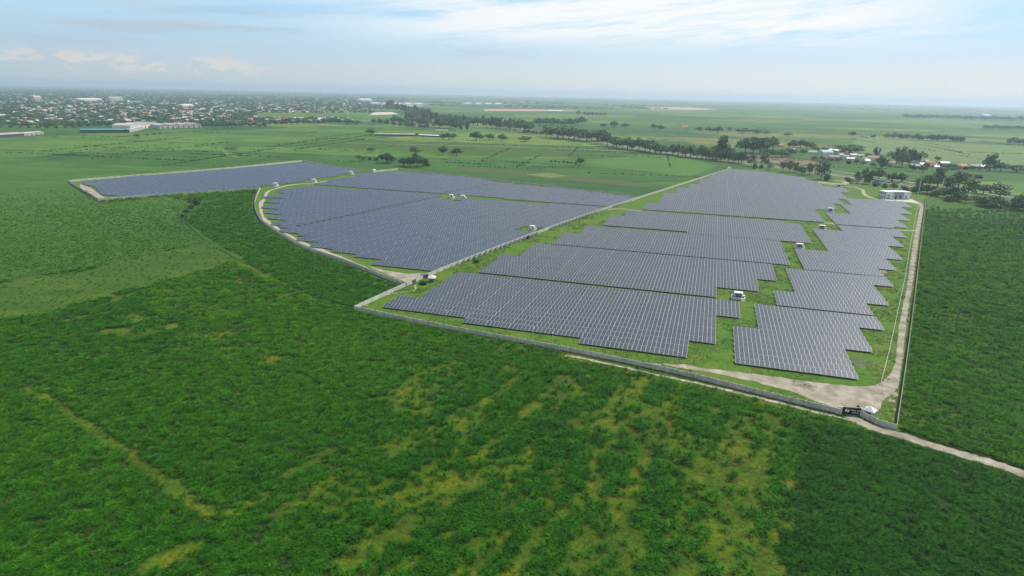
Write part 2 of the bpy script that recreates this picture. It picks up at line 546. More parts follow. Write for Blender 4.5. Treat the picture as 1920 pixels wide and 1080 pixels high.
# ------------------------------------------------------------------ ground, fields, roads
def ground():
    xs = np.concatenate([-np.geomspace(29000, 700, 14), np.linspace(-600, 600, 13), np.geomspace(700, 29000, 14)])
    ys = np.concatenate([np.linspace(-400, 1600, 21), np.geomspace(1800, 29000, 16)])
    v = [(x, y, 0) for y in ys for x in xs]
    nx = len(xs)
    f = [(j * nx + i, j * nx + i + 1, (j + 1) * nx + i + 1, (j + 1) * nx + i) for j in range(len(ys) - 1) for i in range(nx - 1)]
    me = bpy.data.meshes.new('ground'); me.from_pydata(v, [], f); me.materials.append(M['plain'])
    return link('ground', me, kind='structure')


ground()
LAY = {}


def sheet(name, pts, m, z, world_pts=False, kind='structure'):
    w = [tuple(p[:2]) for p in pts] if world_pts else [tuple(G(*p)[:2]) for p in pts]
    tri = tessellate_polygon([[Vector((x, y, 0)) for x, y in w]])
    # large sheets: tessellated polygon, faces up
    fs = []
    for t in tri:
        a, b, c = (Vector((*w[i], 0)) for i in t)
        fs.append(t if (b - a).cross(c - a).z > 0 else (t[0], t[2], t[1]))
    me = bpy.data.meshes.new(name)
    me.from_pydata([(x, y, z) for x, y in w], [], fs)
    me.materials.append(m)
    return link(name, me, kind=kind)


def ragged(pts, amp=1.0, step=2.5):
    w = [G(*p)[:2] for p in pts]
    out = []
    for i, a in enumerate(w):
        b = w[(i + 1) % len(w)]
        L = np.hypot(*(b - a)); n = max(1, int(L / step))
        for k in range(n):
            q = a + (b - a) * k / n
            f = min(1.0, 250 / max(np.hypot(*q), 1) + .5)
            out.append(q + np.array([rnd.uniform(-amp, amp), rnd.uniform(-amp, amp)]) * f)
    return out


def smooth_line(w, n=6):
    w = [np.array(p[:2], float) for p in w]
    if len(w) < 3:
        return w
    out = []
    for i in range(len(w) - 1):
        p0 = w[max(i - 1, 0)]; p1 = w[i]; p2 = w[i + 1]; p3 = w[min(i + 2, len(w) - 1)]
        for k in range(n):
            t = k / n
            out.append(0.5 * ((2 * p1) + (-p0 + p2) * t + (2 * p0 - 5 * p1 + 4 * p2 - p3) * t * t + (-p0 + 3 * p1 - 3 * p2 + p3) * t ** 3))
    out.append(w[-1])
    return out


def strip(name, pts, width, m, z, jitter=0.0, smooth=True, kind='structure', world_pts=False):
    w = [np.array(p[:2], float) for p in pts] if world_pts else [G(*p)[:2] for p in pts]
    if smooth:
        w = smooth_line(w, 8)
    v = []; f = []
    for i, p in enumerate(w):
        d = w[min(i + 1, len(w) - 1)] - w[max(i - 1, 0)]
        d = d / np.hypot(*d)
        n = np.array([-d[1], d[0]])
        wd = width if not callable(width) else width(i / (len(w) - 1))
        a = wd / 2 * (1 + jitter * rnd.uniform(-1, 1)); b = wd / 2 * (1 + jitter * rnd.uniform(-1, 1))
        v += [(*(p - n * a), z), (*(p + n * b), z)]
        if i:
            k = 2 * i
            f.append((k - 2, k, k + 1, k - 1)[::-1] if False else (k - 2, k, k + 1, k - 1))
    me = bpy.data.meshes.new(name); me.from_pydata(v, [], f); me.materials.append(m)
    o = link(name, me, kind=kind)
    return w


# perimeter lines (photo pixels at the foot of the walls)
SW = (665, 581)
PW_SOUTH = [SW, (767, 602.6), (870, 623), (1000, 647), (1100, 666), (1230, 693), (1340, 719), (1440, 744), (1576, 777)]
PW_GATE = [(1576, 777), (1613, 780)]
PW_SE = [(1613, 780), (1633, 790.5), (1652, 799), (1680, 806)]
FENCE_E = [(1680, 806), (1711, 586), (1733, 395), (1736, 372)]
ROADWALL = [(665, 581), (763, 536), (860, 495), (1000, 441), (1100, 404.5), (1193, 374), (1290, 342.5), (1371, 317)]
CURVE_W = [(763, 537), (731, 526.5), (640, 490), (567, 465), (510, 431.5), (486, 410), (478, 388), (481, 370), (488, 355)]
NW_NEAR = [(488, 355), (400, 360.5), (300, 367), (185, 376.5)]
NW_WEST = [(185, 376.5), (128, 341.5)]
NW_FAR = [(128, 341.5), (250, 331), (420, 317.5), (567, 303)]
NE_FAR = [(567, 303), (640, 316), (700, 323.5)]
NE_STEP = [(700, 323.5), (747.5, 318)]
N_FAR = [(747.5, 318), (820, 327), (900, 336), (1040, 352), (1193, 372.5)]
N_OPEN = [(1371, 317), (1420, 318), (1500, 330), (1560, 342), (1600, 346), (1690, 352), (1736, 368)]

lawnR = [SW] + PW_SOUTH[1:] + PW_SE + FENCE_E[1:] + N_OPEN[::-1] + ROADWALL[::-1][1:-1]
sheet('lawn', lawnR, M['lawn'], 0.06)
lawnL = ROADWALL[1:6] + [(1193, 372.5)] + N_FAR[::-1][1:] + NE_STEP[::-1][1:] + NE_FAR[::-1][1:] + NW_FAR[::-1][1:] + NW_WEST[::-1][1:] + NW_NEAR[::-1][1:] + CURVE_W[::-1][1:-1]
sheet('lawn', lawnL, M['lawn'], 0.06)

# rough grass ground under the nearer cane
near_ground = [(-400, 1500), (2400, 1500), (2400, 380), (1738, 372), (1711, 588), (1681, 809), (1613, 782), (1576, 779), (1440, 746), (1340, 721), (1100, 668), (870, 625), (663, 583), (757, 538), (640, 492), (567, 467), (510, 434), (484, 412), (475, 388), (478, 372), (400, 400), (330, 415), (0, 440), (-400, 470)]
sheet('field', near_ground, M['rough_grass'], 0.03)
sheet('field', [(-400, 640), (-400, 470), (0, 440), (330, 415), (400, 400), (475, 392), (510, 436), (567, 469), (640, 494), (755, 540), (663, 582), (560, 600), (300, 600), (190, 566), (54, 596), (-300, 645)], M['dark_crop'], 0.045)
sheet('field', [(1740, 376), (1920, 396), (2400, 420), (2400, 900), (1925, 880), (1800, 830), (1690, 790), (1713, 590)], M['dark_crop'], 0.045)
sheet('field', [(-300, 470), (0, 445), (328, 413), (381, 449), (200, 492), (0, 525), (-300, 587)], M['dark_crop'], 0.056)
sheet('field', [(-300, 467), (0, 442), (326, 410), (398, 374), (185, 379), (126, 344), (0, 353), (-300, 375)], M['mid_crop'], 0.052)
OLIVE = [(0, 527), (200, 494), (383, 452), (415, 462), (446, 486), (394, 500), (330, 518), (262, 537), (193, 559), (54, 592), (0, 594), (-300, 640), (-300, 590)]
sheet('field', OLIVE, M['olive_grass'], 0.06)
# field patches farther away
Z = 0.10
for nm, pts, m in (
    ('field', [(1100, 305), (1118, 300), (1165, 295), (1212, 286.5), (1290, 297), (1345, 311), (1300, 330), (1270, 329), (1180, 317)], 'fresh_field'),
    ('field', [(870, 314), (960, 318), (1100, 331), (1236, 349), (1232, 354), (1080, 340), (940, 326), (850, 320)], 'brown_green'),
    ('field', [(960, 288), (1040, 284), (1110, 291), (1060, 297), (985, 296)], 'pale_field'),
    ('field', [(985, 327), (1030, 324), (1065, 330), (1030, 334)], 'pale_field'),
    ('field', [(1395, 288), (1440, 292), (1530, 303), (1555, 309), (1480, 309), (1400, 299)], 'brown_field'),
    ('field', [(1578, 283), (1612, 258), (1700, 263), (1920, 275), (2050, 282), (2050, 318), (1840, 314), (1740, 304), (1660, 290)], 'pale_field'),
    ('field', [(1556, 309), (1660, 318), (1745, 331), (1700, 344), (1640, 333), (1570, 322)], 'dark_crop'),
    ('field', [(1745, 322), (1920, 328), (2000, 340), (1870, 340), (1800, 335)], 'dark_crop'),
    ('field', [(1868, 339), (1925, 341), (2000, 356), (1925, 364), (1880, 353)], 'fresh_field'),
    ('field', [(650, 258), (700, 262), (1000, 275), (1190, 287), (1100, 296), (860, 291), (700, 280), (560, 274)], 'olive_grass'),
    ('field', [(400, 272), (440, 290), (450, 296), (428, 294), (415, 282)], 'pale_field'),
    ('field', [(0, 285), (140, 280), (150, 285), (60, 294), (0, 298)], 'fresh_field'),
    ('field', [(685, 214), (740, 213), (765, 220), (690, 224), (655, 219)], 'fresh_field'),
    ('field', [(700, 211), (735, 210), (748, 214), (690, 216)], 'pale_soil'),
    ('field', [(705, 196), (760, 193.5), (805, 197), (790, 199), (720, 199)], 'pale_soil'),
    ('field', [(905, 204), (1000, 205), (1085, 206.5), (1050, 208.5), (910, 208)], 'bare_soil'),
    ('field', [(1205, 200), (1290, 201), (1350, 205), (1300, 206.5), (1220, 205)], 'bare_soil'),
    ('field', [(560, 212), (700, 214), (680, 218), (600, 219)], 'fresh_field'),
    ('field', [(340, 410), (384, 450), (446, 487), (560, 540), (620, 572), (662, 580), (757, 537), (640, 491), (567, 466), (510, 433), (484, 411), (475, 386), (478, 371), (400, 372)], 'dark_crop'),
):
    Z += 0.012
    sheet(nm, pts, M[m], Z)

# highway with verge and lane paint
HWY = [(770, 208), (860, 226), (950, 238), (1010, 247), (1100, 263), (1200, 279), (1290, 292), (1350, 301), (1440, 312), (1510, 321), (1600, 334), (1713, 351), (1800, 365), (1925, 384), (2100, 408)]
hw = strip('verge', HWY, 62, M['verge'], 0.30)
strip('road', HWY, 13, M['asphalt'], 0.36)
strip('lane_marking', HWY, 0.35, M['paint_line'], 0.40)
strip('road', [(1290, 284), (1350, 292), (1440, 303), (1560, 320), (1713, 343), (1925, 375)], 5, M['trail'], 0.36)
strip('path', [(647, 268.5), (800, 272), (1000, 277), (1187, 284)], 5, M['trail'], 0.50)
strip('path', [(1120, 251), (1105, 254), (1085, 257)], 14, M['trail'], 0.5)

# dirt inside and outside
APRON = [(1217, 681), (1280, 684), (1341, 693), (1444, 705), (1547, 719), (1610, 725), (1643, 724), (1664, 709), (1686, 712), (1684, 722), (1672, 742), (1655, 754), (1650, 772), (1640, 776), (1615, 775.5), (1577, 771), (1530, 753), (1478, 732), (1403, 713), (1330, 698), (1262, 688)]
sheet('dirt_yard', ragged(APRON, .8, 3), M['dirt'], 0.10, True)
for i in range(16):
    x = rnd.uniform(1646, 1686); y = rnd.uniform(728, 792)
    if x > 1697 - (y - 700) * .165 or (y > 768 and x < 1656):
        continue
    r_ = rnd.uniform(1.5, 5)
    sheet('dirt_yard', ragged([(x + r_ * 1.3 * math.cos(t), y + r_ * math.sin(t)) for t in np.linspace(0, 5.6, 8)], .35, .8), M['dirt'], 0.105 + i * .002, True)
E_ROAD_L = [(1650, 726), (1671, 700), (1679, 680), (1686.5, 605), (1701, 535.5), (1715, 437.5), (1725, 390), (1722, 384), (1700, 378.5), (1660, 374)]
E_ROAD_R = [(1683, 730), (1688, 700), (1692, 680), (1699, 605), (1710.5, 535.5), (1724, 437.5), (1732.5, 388), (1728, 381), (1716, 376), (1690, 372), (1664, 371)]
sheet('road', ragged(E_ROAD_L + E_ROAD_R[::-1], 0.28, 5), M['dirt'], 0.13, True)
strip('path', [(1545, 417.5), (1600, 426), (1660, 430.5), (1720, 433)], 3.6, M['trail'], 0.14)
strip('path', [(1140, 393), (1165, 391.5), (1205, 396), (1290, 403)], 2.2, M['trail'], 0.14)
strip('path', [(1513, 337), (1545, 344), (1590, 350), (1605, 352), (1618, 357), (1619, 362), (1626, 368), (1642, 373), (1662, 375)], 4.0, M['trail'], 0.14, 0.2)
strip('path', [(1521, 339), (1560, 344), (1590, 346)], 9, M['trail'], 0.135, 0.2)
OUT_ROAD = [(1590, 779), (1607, 788), (1640, 803), (1685, 815), (1742, 834), (1813, 854.5), (1868, 871), (1925, 891), (2050, 935)]
strip('road', OUT_ROAD, 4.6, M['dirt'], 0.09, 0.22)
TRAIL = [(1060, 667), (1100, 673.5), (1237, 704), (1306, 718.5), (1430, 748), (1512, 768.5), (1575, 783), (1610, 792)]
strip('path', TRAIL, 1.7, M['trail'], 0.085, 0.5)
strip('path', [(689, 574), (686, 568), (700, 560), (735, 551), (775, 545), (779, 538), (776, 533)], 0.9, M['trail'], 0.09, 0.2)
W_PATH = [(756, 531), (720, 519), (655, 489), (570, 456), (520, 428), (494, 408), (489, 385), (497, 370), (500, 362), (510, 356), (545, 347), (590, 343), (640, 335), (690, 325)]
strip('path', W_PATH, lambda t: 2.2 + 1.6 * math.sin(t * 23) ** 2, M['trail'], 0.09, 0.4)
sheet('dirt_yard', [(688, 497), (720, 507), (760, 513), (800, 512), (812, 516), (790, 524), (770, 534), (757, 527), (730, 516), (700, 505)], M['dirt'], 0.085)
sheet('dirt_yard', [(150, 345), (170, 352), (192, 368), (200, 371.5), (235, 370), (200, 374), (186, 373), (150, 352)], M['dirt'], 0.085)
strip('path', [(1690, 715), (1712, 600), (1730, 450)], 0.01, M['trail'], 0.05) if False else None
# low kerb line between lawn and the eastern road
kb = MB()
KERB = [G(*p)[:2] for p in [(1652, 718), (1668, 655), (1682, 590), (1697, 520), (1706, 465), (1712, 432), (1717, 405), (1721, 386)]]
for a, b in zip(KERB[:-1], KERB[1:]):
    kb.obox(a, b, 0.28, 0.0, 0.3)
kb.obj('kerb', M['fence_wall'], kind='structure')
sheet('dirt_yard', [(1575, 672), (1602, 669), (1640, 675), (1636, 688), (1615, 693), (1600, 683)], M['verge'], 0.075)
sheet('dirt_yard', [(1648, 505), (1660, 507), (1664, 512), (1655, 518), (1648, 513)], M['dirt'], 0.075)

# ------------------------------------------------------------------ solar arrays
TW, MW, MH, NROW, NCOL = 12.1, 1.985, 0.905, 5, 6
PITCH0 = PITCHR = 6.985
TILT = math.radians(12)
DEP = NROW * MH + 0.06
ZN = 0.85
ct, st_ = math.cos(TILT), math.sin(TILT)
HWID = NCOL * MW / 2 + 0.02


def tp(x, s, h=0.0):
    """table coordinates: x along the row, s up the slope, h above the slope"""
    return (x, s * ct - h * st_, ZN + s * st_ + h * ct)


def cell_bounds(i, j):
    x0 = -HWID + 0.02 + i * MW + 0.065; x1 = x0 + MW - 0.13
    s0 = 0.03 + j * MH + 0.02; s1 = s0 + MH - 0.04
    return x0, x1, s0, s1


def frame_mb(mb, m=0):
    a = [tp(-HWID, 0), tp(HWID, 0), tp(HWID, DEP), tp(-HWID, DEP)]
    b = [tp(-HWID, 0, -0.09), tp(HWID, 0, -0.09), tp(HWID, DEP, -0.09), tp(-HWID, DEP, -0.09)]
    mb.quad(*a, m); mb.quad(b[3], b[2], b[1], b[0], m)
    for i in range(4):
        k = (i + 1) % 4
        mb.quad(b[i], b[k], a[k], a[i], m)


def legs_list():
    out = []
    for x in (-4.2, 0.0, 4.2):
        for s in (0.9, 3.7):
            p = tp(x, s, -0.1)
            out.append((p[0], p[1], p[2]))
    return out


def panel_mb(mb, i, j, m=0, thick=0.0):
    x0, x1, s0, s1 = cell_bounds(i, j)
    mb.quad(tp(x0, s0, 0.012), tp(x1, s0, 0.012), tp(x1, s1, 0.012), tp(x0, s1, 0.012), m)
    if thick:
        a = [tp(x0, s0, 0.012), tp(x1, s0, 0.012), tp(x1, s1, 0.012), tp(x0, s1, 0.012)]
        b = [tp(x0, s0, 0.001), tp(x1, s0, 0.001), tp(x1, s1, 0.001), tp(x0, s1, 0.001)]
        for q in range(4):
            k = (q + 1) % 4
            mb.quad(b[q], b[k], a[k], a[q], m)


def fill(poly_px, front_px, origin_u, name, skew=None, zt=1.2, nxt=None, keep=None):
    """rows of tables inside an outline; front_px is a point on the front edge, skew shifts each row along U"""
    poly = np.array([G(x, y, zt)[:2] for x, y in poly_px])
    uv = np.stack([poly @ U[:2], poly @ V[:2]], 1)
    v0 = G(*front_px, ZN)[:2] @ V[:2]
    rows = []
    PITCHR = PITCH0
    if nxt:
        last = G(*nxt[0], ZN)[:2] @ V[:2] - nxt[1] - DEP * ct
        PITCHR = (last - v0) / round((last - v0) / PITCH0)
    nmax = int((uv[:, 1].max() - v0) / PITCHR) + 2
    for r in range(0, nmax):
        vn = v0 + r * PITCHR
        ou = origin_u + (skew * r if skew else 0.0)
        k0 = int((uv[:, 0].min() - ou) / TW) - 2; k1 = int((uv[:, 0].max() - ou) / TW) + 2
        ks = np.arange(k0, k1 + 1)
        uc = ou + (ks + 0.5) * TW
        if nxt and vn > last + .5:
            break
        pts = np.stack([uc, np.full(len(uc), vn + DEP * ct * 0.5)], 1)
        ins = poly_inside(pts, uv)
        if keep:
            ins &= np.array([keep(u_, vn) for u_ in uc])
        row = [(r, u_, vn) for u_, i in zip(uc, ins) if i]
        rows.append(row)
    return rows


def uc(px, py, z=ZN):
    return G(px, py, z)[:2] @ U[:2]


LU = uc(1341.9, 645.7)          # a table boundary in the middle field
RU = uc(1610.3, 711.0)          # a table boundary in the eastern field
# direction of the middle road wall gives the skew of the western rows
ra, rb = G(822, 508.8, ZN)[:2], G(1135.4, 391.7, ZN)[:2]
dv = rb - ra
SKEW = (dv @ U[:2]) / (dv @ V[:2]) * PITCHR
WU = uc(822, 508.8)

BLOCKS = []


def block(phrase, poly, front, ou, skew=None, nxt=None, keep=None):
    BLOCKS.append((phrase, fill(poly, front, ou, phrase, skew, nxt=nxt, keep=keep)))


block('front middle array', [(720.6, 576.2), (871.7, 597.5), (867, 606), (1089.3, 635.5), (1085.5, 645.8), (1288.5, 671), (1292, 641.5), (1342.5, 647), (1343.5, 593.5), (1388.5, 598), (1386, 564.5), (1342, 559.8), (897, 511.6), (885.7, 515.0), (848, 511.5), (788.3, 557.3), (749.4, 551.6)], (1287.9, 669.8), LU, None, ((1340.6, 556.6), 7.4))
block('second middle array', [(896, 509.2), (1340.6, 557.5), (1344, 539.4), (1422, 547.5), (1419.6, 525), (1455.5, 527), (1448.5, 498), (1030, 458.6), (993.8, 455.6), (968.8, 479.2), (934.4, 477.2)], (1340.6, 556.6), LU, None, ((1447, 493.6), 6.6))
block('third middle array', [(1028, 459), (1447, 495), (1481, 495.6), (1463.6, 452.4), (1143, 421.2), (1097, 419.8), (1081, 436.6), (1051, 435.3)], (1447, 493.6), LU, None, ((1463, 450.9), 6.0))
block('fourth middle array', [(1126, 420.6), (1463, 451.5), (1519, 453.5), (1500.5, 418.8), (1174, 393.4), (1167.7, 405.8), (1139, 404.6)], (1463, 450.9), LU)
block('far middle array', [(1203, 393), (1543.4, 416.6), (1526.3, 390.8), (1569, 392.8), (1560, 381.2), (1580.5, 381.2), (1571.5, 372), (1584, 372.8), (1578, 360.6), (1597.5, 361.4), (1588, 353.2), (1546.7, 349.5), (1510, 334), (1410, 320), (1361.7, 317.2), (1360.6, 321.6), (1345, 321.6), (1344.8, 327.2), (1328, 327.2), (1327.6, 335.4), (1310, 335.6), (1307.7, 346), (1289, 345.8), (1286.6, 351.8), (1267.4, 351.8), (1262.6, 362.4), (1242, 361.8), (1231.5, 380.6), (1210.2, 379.8)], (1543.4, 416), LU)
block('front eastern array', [(1383.4, 683), (1610.8, 712), (1585.4, 656), (1636.5, 661), (1611.4, 615), (1656.5, 619), (1643, 592.6), (1450.6, 573), (1419.7, 570), (1427, 617), (1379.3, 611.4)], (1610.3, 711), RU, None, ((1626, 589.6), 5.6))
block('second eastern array', [(1450.6, 571.5), (1626.5, 590.6), (1616.7, 570), (1656, 573), (1631, 536.2), (1666.5, 538.6), (1660, 518.6), (1504, 504.8), (1471.3, 505.6), (1483.3, 545.2), (1445.5, 543.4)], (1626, 589.6), RU, None, ((1649, 517.4), 5.8))
block('third eastern array', [(1504, 504.4), (1649, 518.4), (1639.8, 504.3), (1672.4, 507), (1653.5, 484.8), (1684.6, 487), (1662.2, 459.4), (1690.7, 461.2), (1672.4, 444.6), (1699.9, 446), (1685.7, 433), (1677.5, 430), (1576, 423.2), (1579.5, 433.6), (1528, 431), (1548.6, 471.2), (1488.5, 467.8)], (1649, 517.4), RU)
block('far eastern array', [(1575, 421.6), (1676, 428.6), (1676, 426.4), (1701, 427.8), (1681.4, 412.4), (1705.4, 413.4), (1689, 401), (1705.8, 401.6), (1684, 387.4), (1706, 388.2), (1696.5, 378.8), (1590, 372.4), (1583.6, 372), (1596.5, 384.2), (1576, 384.4), (1598, 401.4), (1552, 399.8)], (1676, 427.8), RU)
# the oblique aisles run parallel to the dividing wall, a whole number of tables from it
def vc(px, py):
    return G(px, py, ZN)[:2] @ V[:2]


SL = SKEW / PITCH0


def aisle(right_px, mid_px):
    ur, vr = uc(*right_px), vc(*right_px)
    um, vm = uc(*mid_px), vc(*mid_px)
    k = round((ur + SL * (vm - vr) - um - 1.5) / TW)
    return lambda v: ur + SL * (v - vr) - k * TW


A1 = aisle((822, 508.8), (682, 396.3))
A2 = aisle((1153, 387.4), (878, 352.4))
VA1 = vc(556, 425)
GAPA = 3.6
SKEW5 = 0.319 * PITCH0
block('large western array', [(688.8, 496.5), (822.5, 510), (1011.6, 437.7), (978.6, 432), (960, 428.8), (976, 424), (1036.5, 428.8), (1137, 389.5), (893, 372.8), (858, 372.6), (860, 377), (848, 376.5), (790, 367.5), (520, 422), (536, 433.6), (576, 438.3), (548.5, 448.2), (589.5, 452.2), (576.5, 460.3), (621, 464.3), (605.5, 471.3), (654.5, 476.4), (652, 481), (703, 486.6)], (822.5, 508.8), WU, SKEW, None, lambda u_, v: v < VA1 - 3 or u_ > A1(v))
block('curved western array', [(513.5, 422), (600, 429), (850, 371), (845, 365.5), (573.8, 349), (532, 357), (514.5, 360.5), (532.5, 361.3), (496.5, 370), (524, 371.8), (495, 378.8), (524, 380.5), (494.5, 389.8), (524, 391.9), (503.5, 398.5), (535.5, 400.6), (502, 411), (536.5, 413.6)], (555, 425), A1(vc(555, 425)) - GAPA, SKEW, None, lambda u_, v: u_ < A1(v) - 1)
block('north-western array', [(573.8, 348.2), (870, 366), (965, 346), (930, 341.8), (896, 334.8), (843.8, 329.8), (813.8, 326.7), (752.5, 323.3), (688.8, 325), (660, 330.5), (585, 345.5)], (830, 362.4), A2(vc(830, 362.4)) - GAPA, SKEW, None, lambda u_, v: u_ < A2(v) - 1)
block('north-central array', [(850, 364), (1153, 388), (1192.5, 371), (1190, 368), (1038.5, 352.2), (1000, 349), (900, 339.5), (815, 361.8)], (1153, 387.4), uc(1153, 387.4), SKEW, None, lambda u_, v: u_ > A2(v))
block('far corner array', [(254.4, 370.2), (401, 355.6), (460, 353), (522.5, 345), (650, 325.6), (680, 321.6), (640, 314.5), (567, 304.2), (420, 317.6), (250, 331.6), (165, 339.6), (156, 344.6), (172, 348), (191, 366.3)], (254.4, 369.7), uc(254.4, 369.7), SKEW5)

tables = []
for phrase, rows in BLOCKS:
    ri = 0
    for row in rows:
        if not row:
            continue
        ri += 1
        for k, (r, u_, vn) in enumerate(row):
            tables.append((phrase, ri, k + 1, len(row), u_, vn))
T = np.array([[t[4], t[5]] for t in tables])
TX = T[:, :1] * U[:2] + T[:, 1:] * V[:2]
dist = np.hypot(np.hypot(TX[:, 0], TX[:, 1]), H)
order = np.argsort(dist)
print('solar tables', len(tables), {p: sum(len(r) for r in rows) for p, rows in BLOCKS})
NEAR, SINGLE = 300, 56
near_set = set(order[:NEAR].tolist())

fb = MB(); frame_mb(fb); ME_FRAME = fb.mesh('frame', M['frame_alu'])
lb = MB()
for x, y, z in legs_list():
    lb.box(x - 0.06, x + 0.06, y - 0.06, y + 0.06, 0, z)
ME_LEGS = lb.mesh('leg_frame', M['galv'])
pb = MB(); x0, x1, s0, s1 = cell_bounds(0, 0)
PX0, PS0 = (x0 + x1) / 2, (s0 + s1) / 2
pw, ph = (x1 - x0) / 2, (s1 - s0) / 2
pb.box(-pw, pw, -ph, ph, -0.011, 0.0)
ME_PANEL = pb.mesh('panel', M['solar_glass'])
ab = MB()
for i in range(NCOL):
    for j in range(NROW):
        panel_mb(ab, i, j)
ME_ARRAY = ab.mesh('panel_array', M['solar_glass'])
LEGS = legs_list()
ME_LEG = {}
for n, (x, y, z) in enumerate(LEGS):
    hz = round(z, 3)
    if hz not in ME_LEG:
        q = MB(); q.box(-0.06, 0.06, -0.06, 0.06, 0, z)
        ME_LEG[hz] = q.mesh('leg', M['galv'])

for rank, idx in enumerate(order[:NEAR]):
    phrase, ri, k, n, u_, vn = tables[idx]
    row_name = 'front row' if ri == 1 else ordinal(ri) + ' row'
    place = ('leftmost' if k == 1 else 'rightmost' if k == n else ordinal(k) + ' from the left')
    lab = 'tilted blue solar table, %s in %s of %s' % (place, row_name, phrase)
    x, y = u_ * U[:2] + vn * V[:2]
    t = thing('solar_table', lab, 'solar table', (x, y, 0.0), YAW, 'solar tables in rows on the lawn')
    t.rotation_euler[0] = rnd.gauss(0, .004); t.rotation_euler[1] = rnd.gauss(0, .002)
    link('frame', ME_FRAME, t)
    if rank < SINGLE:
        for i in range(NCOL):
            for j in range(NROW):
                a0, a1, b0, b1 = cell_bounds(i, j)
                p = link('panel', ME_PANEL, t, tp((a0 + a1) / 2, (b0 + b1) / 2, 0.012))
                p.rotation_euler = (TILT, 0, 0)
        for (lx, ly, lz) in LEGS:
            link('leg', ME_LEG[round(lz, 3)], t, (lx, ly, 0))
    else:
        link('panel_array', ME_ARRAY, t, kind='stuff')
        link('leg_frame', ME_LEGS, t, kind='stuff')


WEST = {'large western array', 'curved western array', 'north-western array', 'north-central array', 'far corner array'}


def merged_tables(idxs):
    mb = MB()
    frame_mb(mb, 0)
    for i in range(NCOL):
        for j in range(NROW):
            panel_mb(mb, i, j, 1)
    for x, y, z in LEGS:
        mb.box(x - 0.06, x + 0.06, y - 0.06, y + 0.06, 0, z, 2)
    v = np.array(mb.v); f = np.array(mb.f); m = np.array(mb.m)
    c, s = math.cos(YAW), math.sin(YAW)
    ydep = v[:, 1].copy()
    v = np.stack([v[:, 0] * c - v[:, 1] * s, v[:, 0] * s + v[:, 1] * c, v[:, 2]], 1)
    pos = TX[idxs]
    n = len(idxs)
    VV = (v[None] + np.concatenate([pos, np.zeros((n, 1))], 1)[:, None])
    VV[:, :, 2] += rng.normal(0, .006, n)[:, None] * np.where(v[:, 2] > .3, ydep, 0)[None]
    VV = VV.reshape(-1, 3)
    FF = (f[None] + (np.arange(n) * len(v))[:, None, None]).reshape(-1, 4)
    MM = np.tile(m, n).reshape(n, -1)
    west = np.array([tables[i][0] in WEST for i in idxs])
    MM = np.where(west[:, None] & (MM == 1), 3, MM).ravel()
    me = bpy.data.meshes.new('solar_tables')
    me.vertices.add(len(VV)); me.vertices.foreach_set('co', VV.ravel())
    me.loops.add(FF.size); me.loops.foreach_set('vertex_index', FF.ravel().astype(np.int32))
    me.polygons.add(len(FF)); me.polygons.foreach_set('loop_start', np.arange(len(FF), dtype=np.int32) * 4)
    me.polygons.foreach_set('material_index', MM.astype(np.int32))
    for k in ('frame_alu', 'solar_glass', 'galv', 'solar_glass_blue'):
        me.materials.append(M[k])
    me.update(calc_edges=True)
    return me


far_idx = order[NEAR:]
link('solar_tables', merged_tables(far_idx), kind='stuff', group='solar tables in rows on the lawn',
     label='long rows of blue solar tables farther back')


# ------------------------------------------------------------------ walls and fences
def wall_line(pts_px, world_step):
    w = smooth_line([G(*p)[:2] for p in pts_px], 10) if len(pts_px) > 2 else [G(*p)[:2] for p in pts_px]
    w = np.array(w)
    seg = np.hypot(*np.diff(w, axis=0).T)
    cum = np.concatenate([[0], np.cumsum(seg)])
    n = max(1, int(round(cum[-1] / world_step)))
    ss = np.linspace(0, cum[-1], n + 1)
    return np.stack([np.interp(ss, cum, w[:, 0]), np.interp(ss, cum, w[:, 1])], 1)


def wall(name, label, pts_px, m, mp, height=2.6, step=3.0, thick=0.14, single=True, cap=True, start_post=True, cat='wall'):
    pts = wall_line(pts_px, step)
    o = thing(name, label, cat, (pts[0][0], pts[0][1], 0))
    base = np.array([pts[0][0], pts[0][1]])
    L = float(np.hypot(*(pts[1] - pts[0])))
    q = MB(); q.box(0.14, L - 0.14, -thick / 2, thick / 2, 0, height - 0.06, 0)
    me_p = q.mesh('wall_panel', m)
    q = MB(); q.box(-0.14, 0.14, -0.15, 0.15, 0, height, 0); q.box(-0.18, 0.18, -0.19, 0.19, height, height + 0.07, 0)
    me_q = q.mesh('post', mp)
    if single and len(pts) <= 280:
        for i, p in enumerate(pts):
            if i < len(pts) - 1:
                d = pts[i + 1] - p
                ang = math.atan2(d[1], d[0])
                link('wall_panel', me_p, o, (p[0] - base[0], p[1] - base[1], 0), ang).scale = (float(np.hypot(*d)) / L, 1, 1)
            if i or start_post:
                a = pts[min(i + 1, len(pts) - 1)] - pts[max(i - 1, 0)]
                link('post', me_q, o, (p[0] - base[0], p[1] - base[1], 0), math.atan2(a[1], a[0]))
    return o


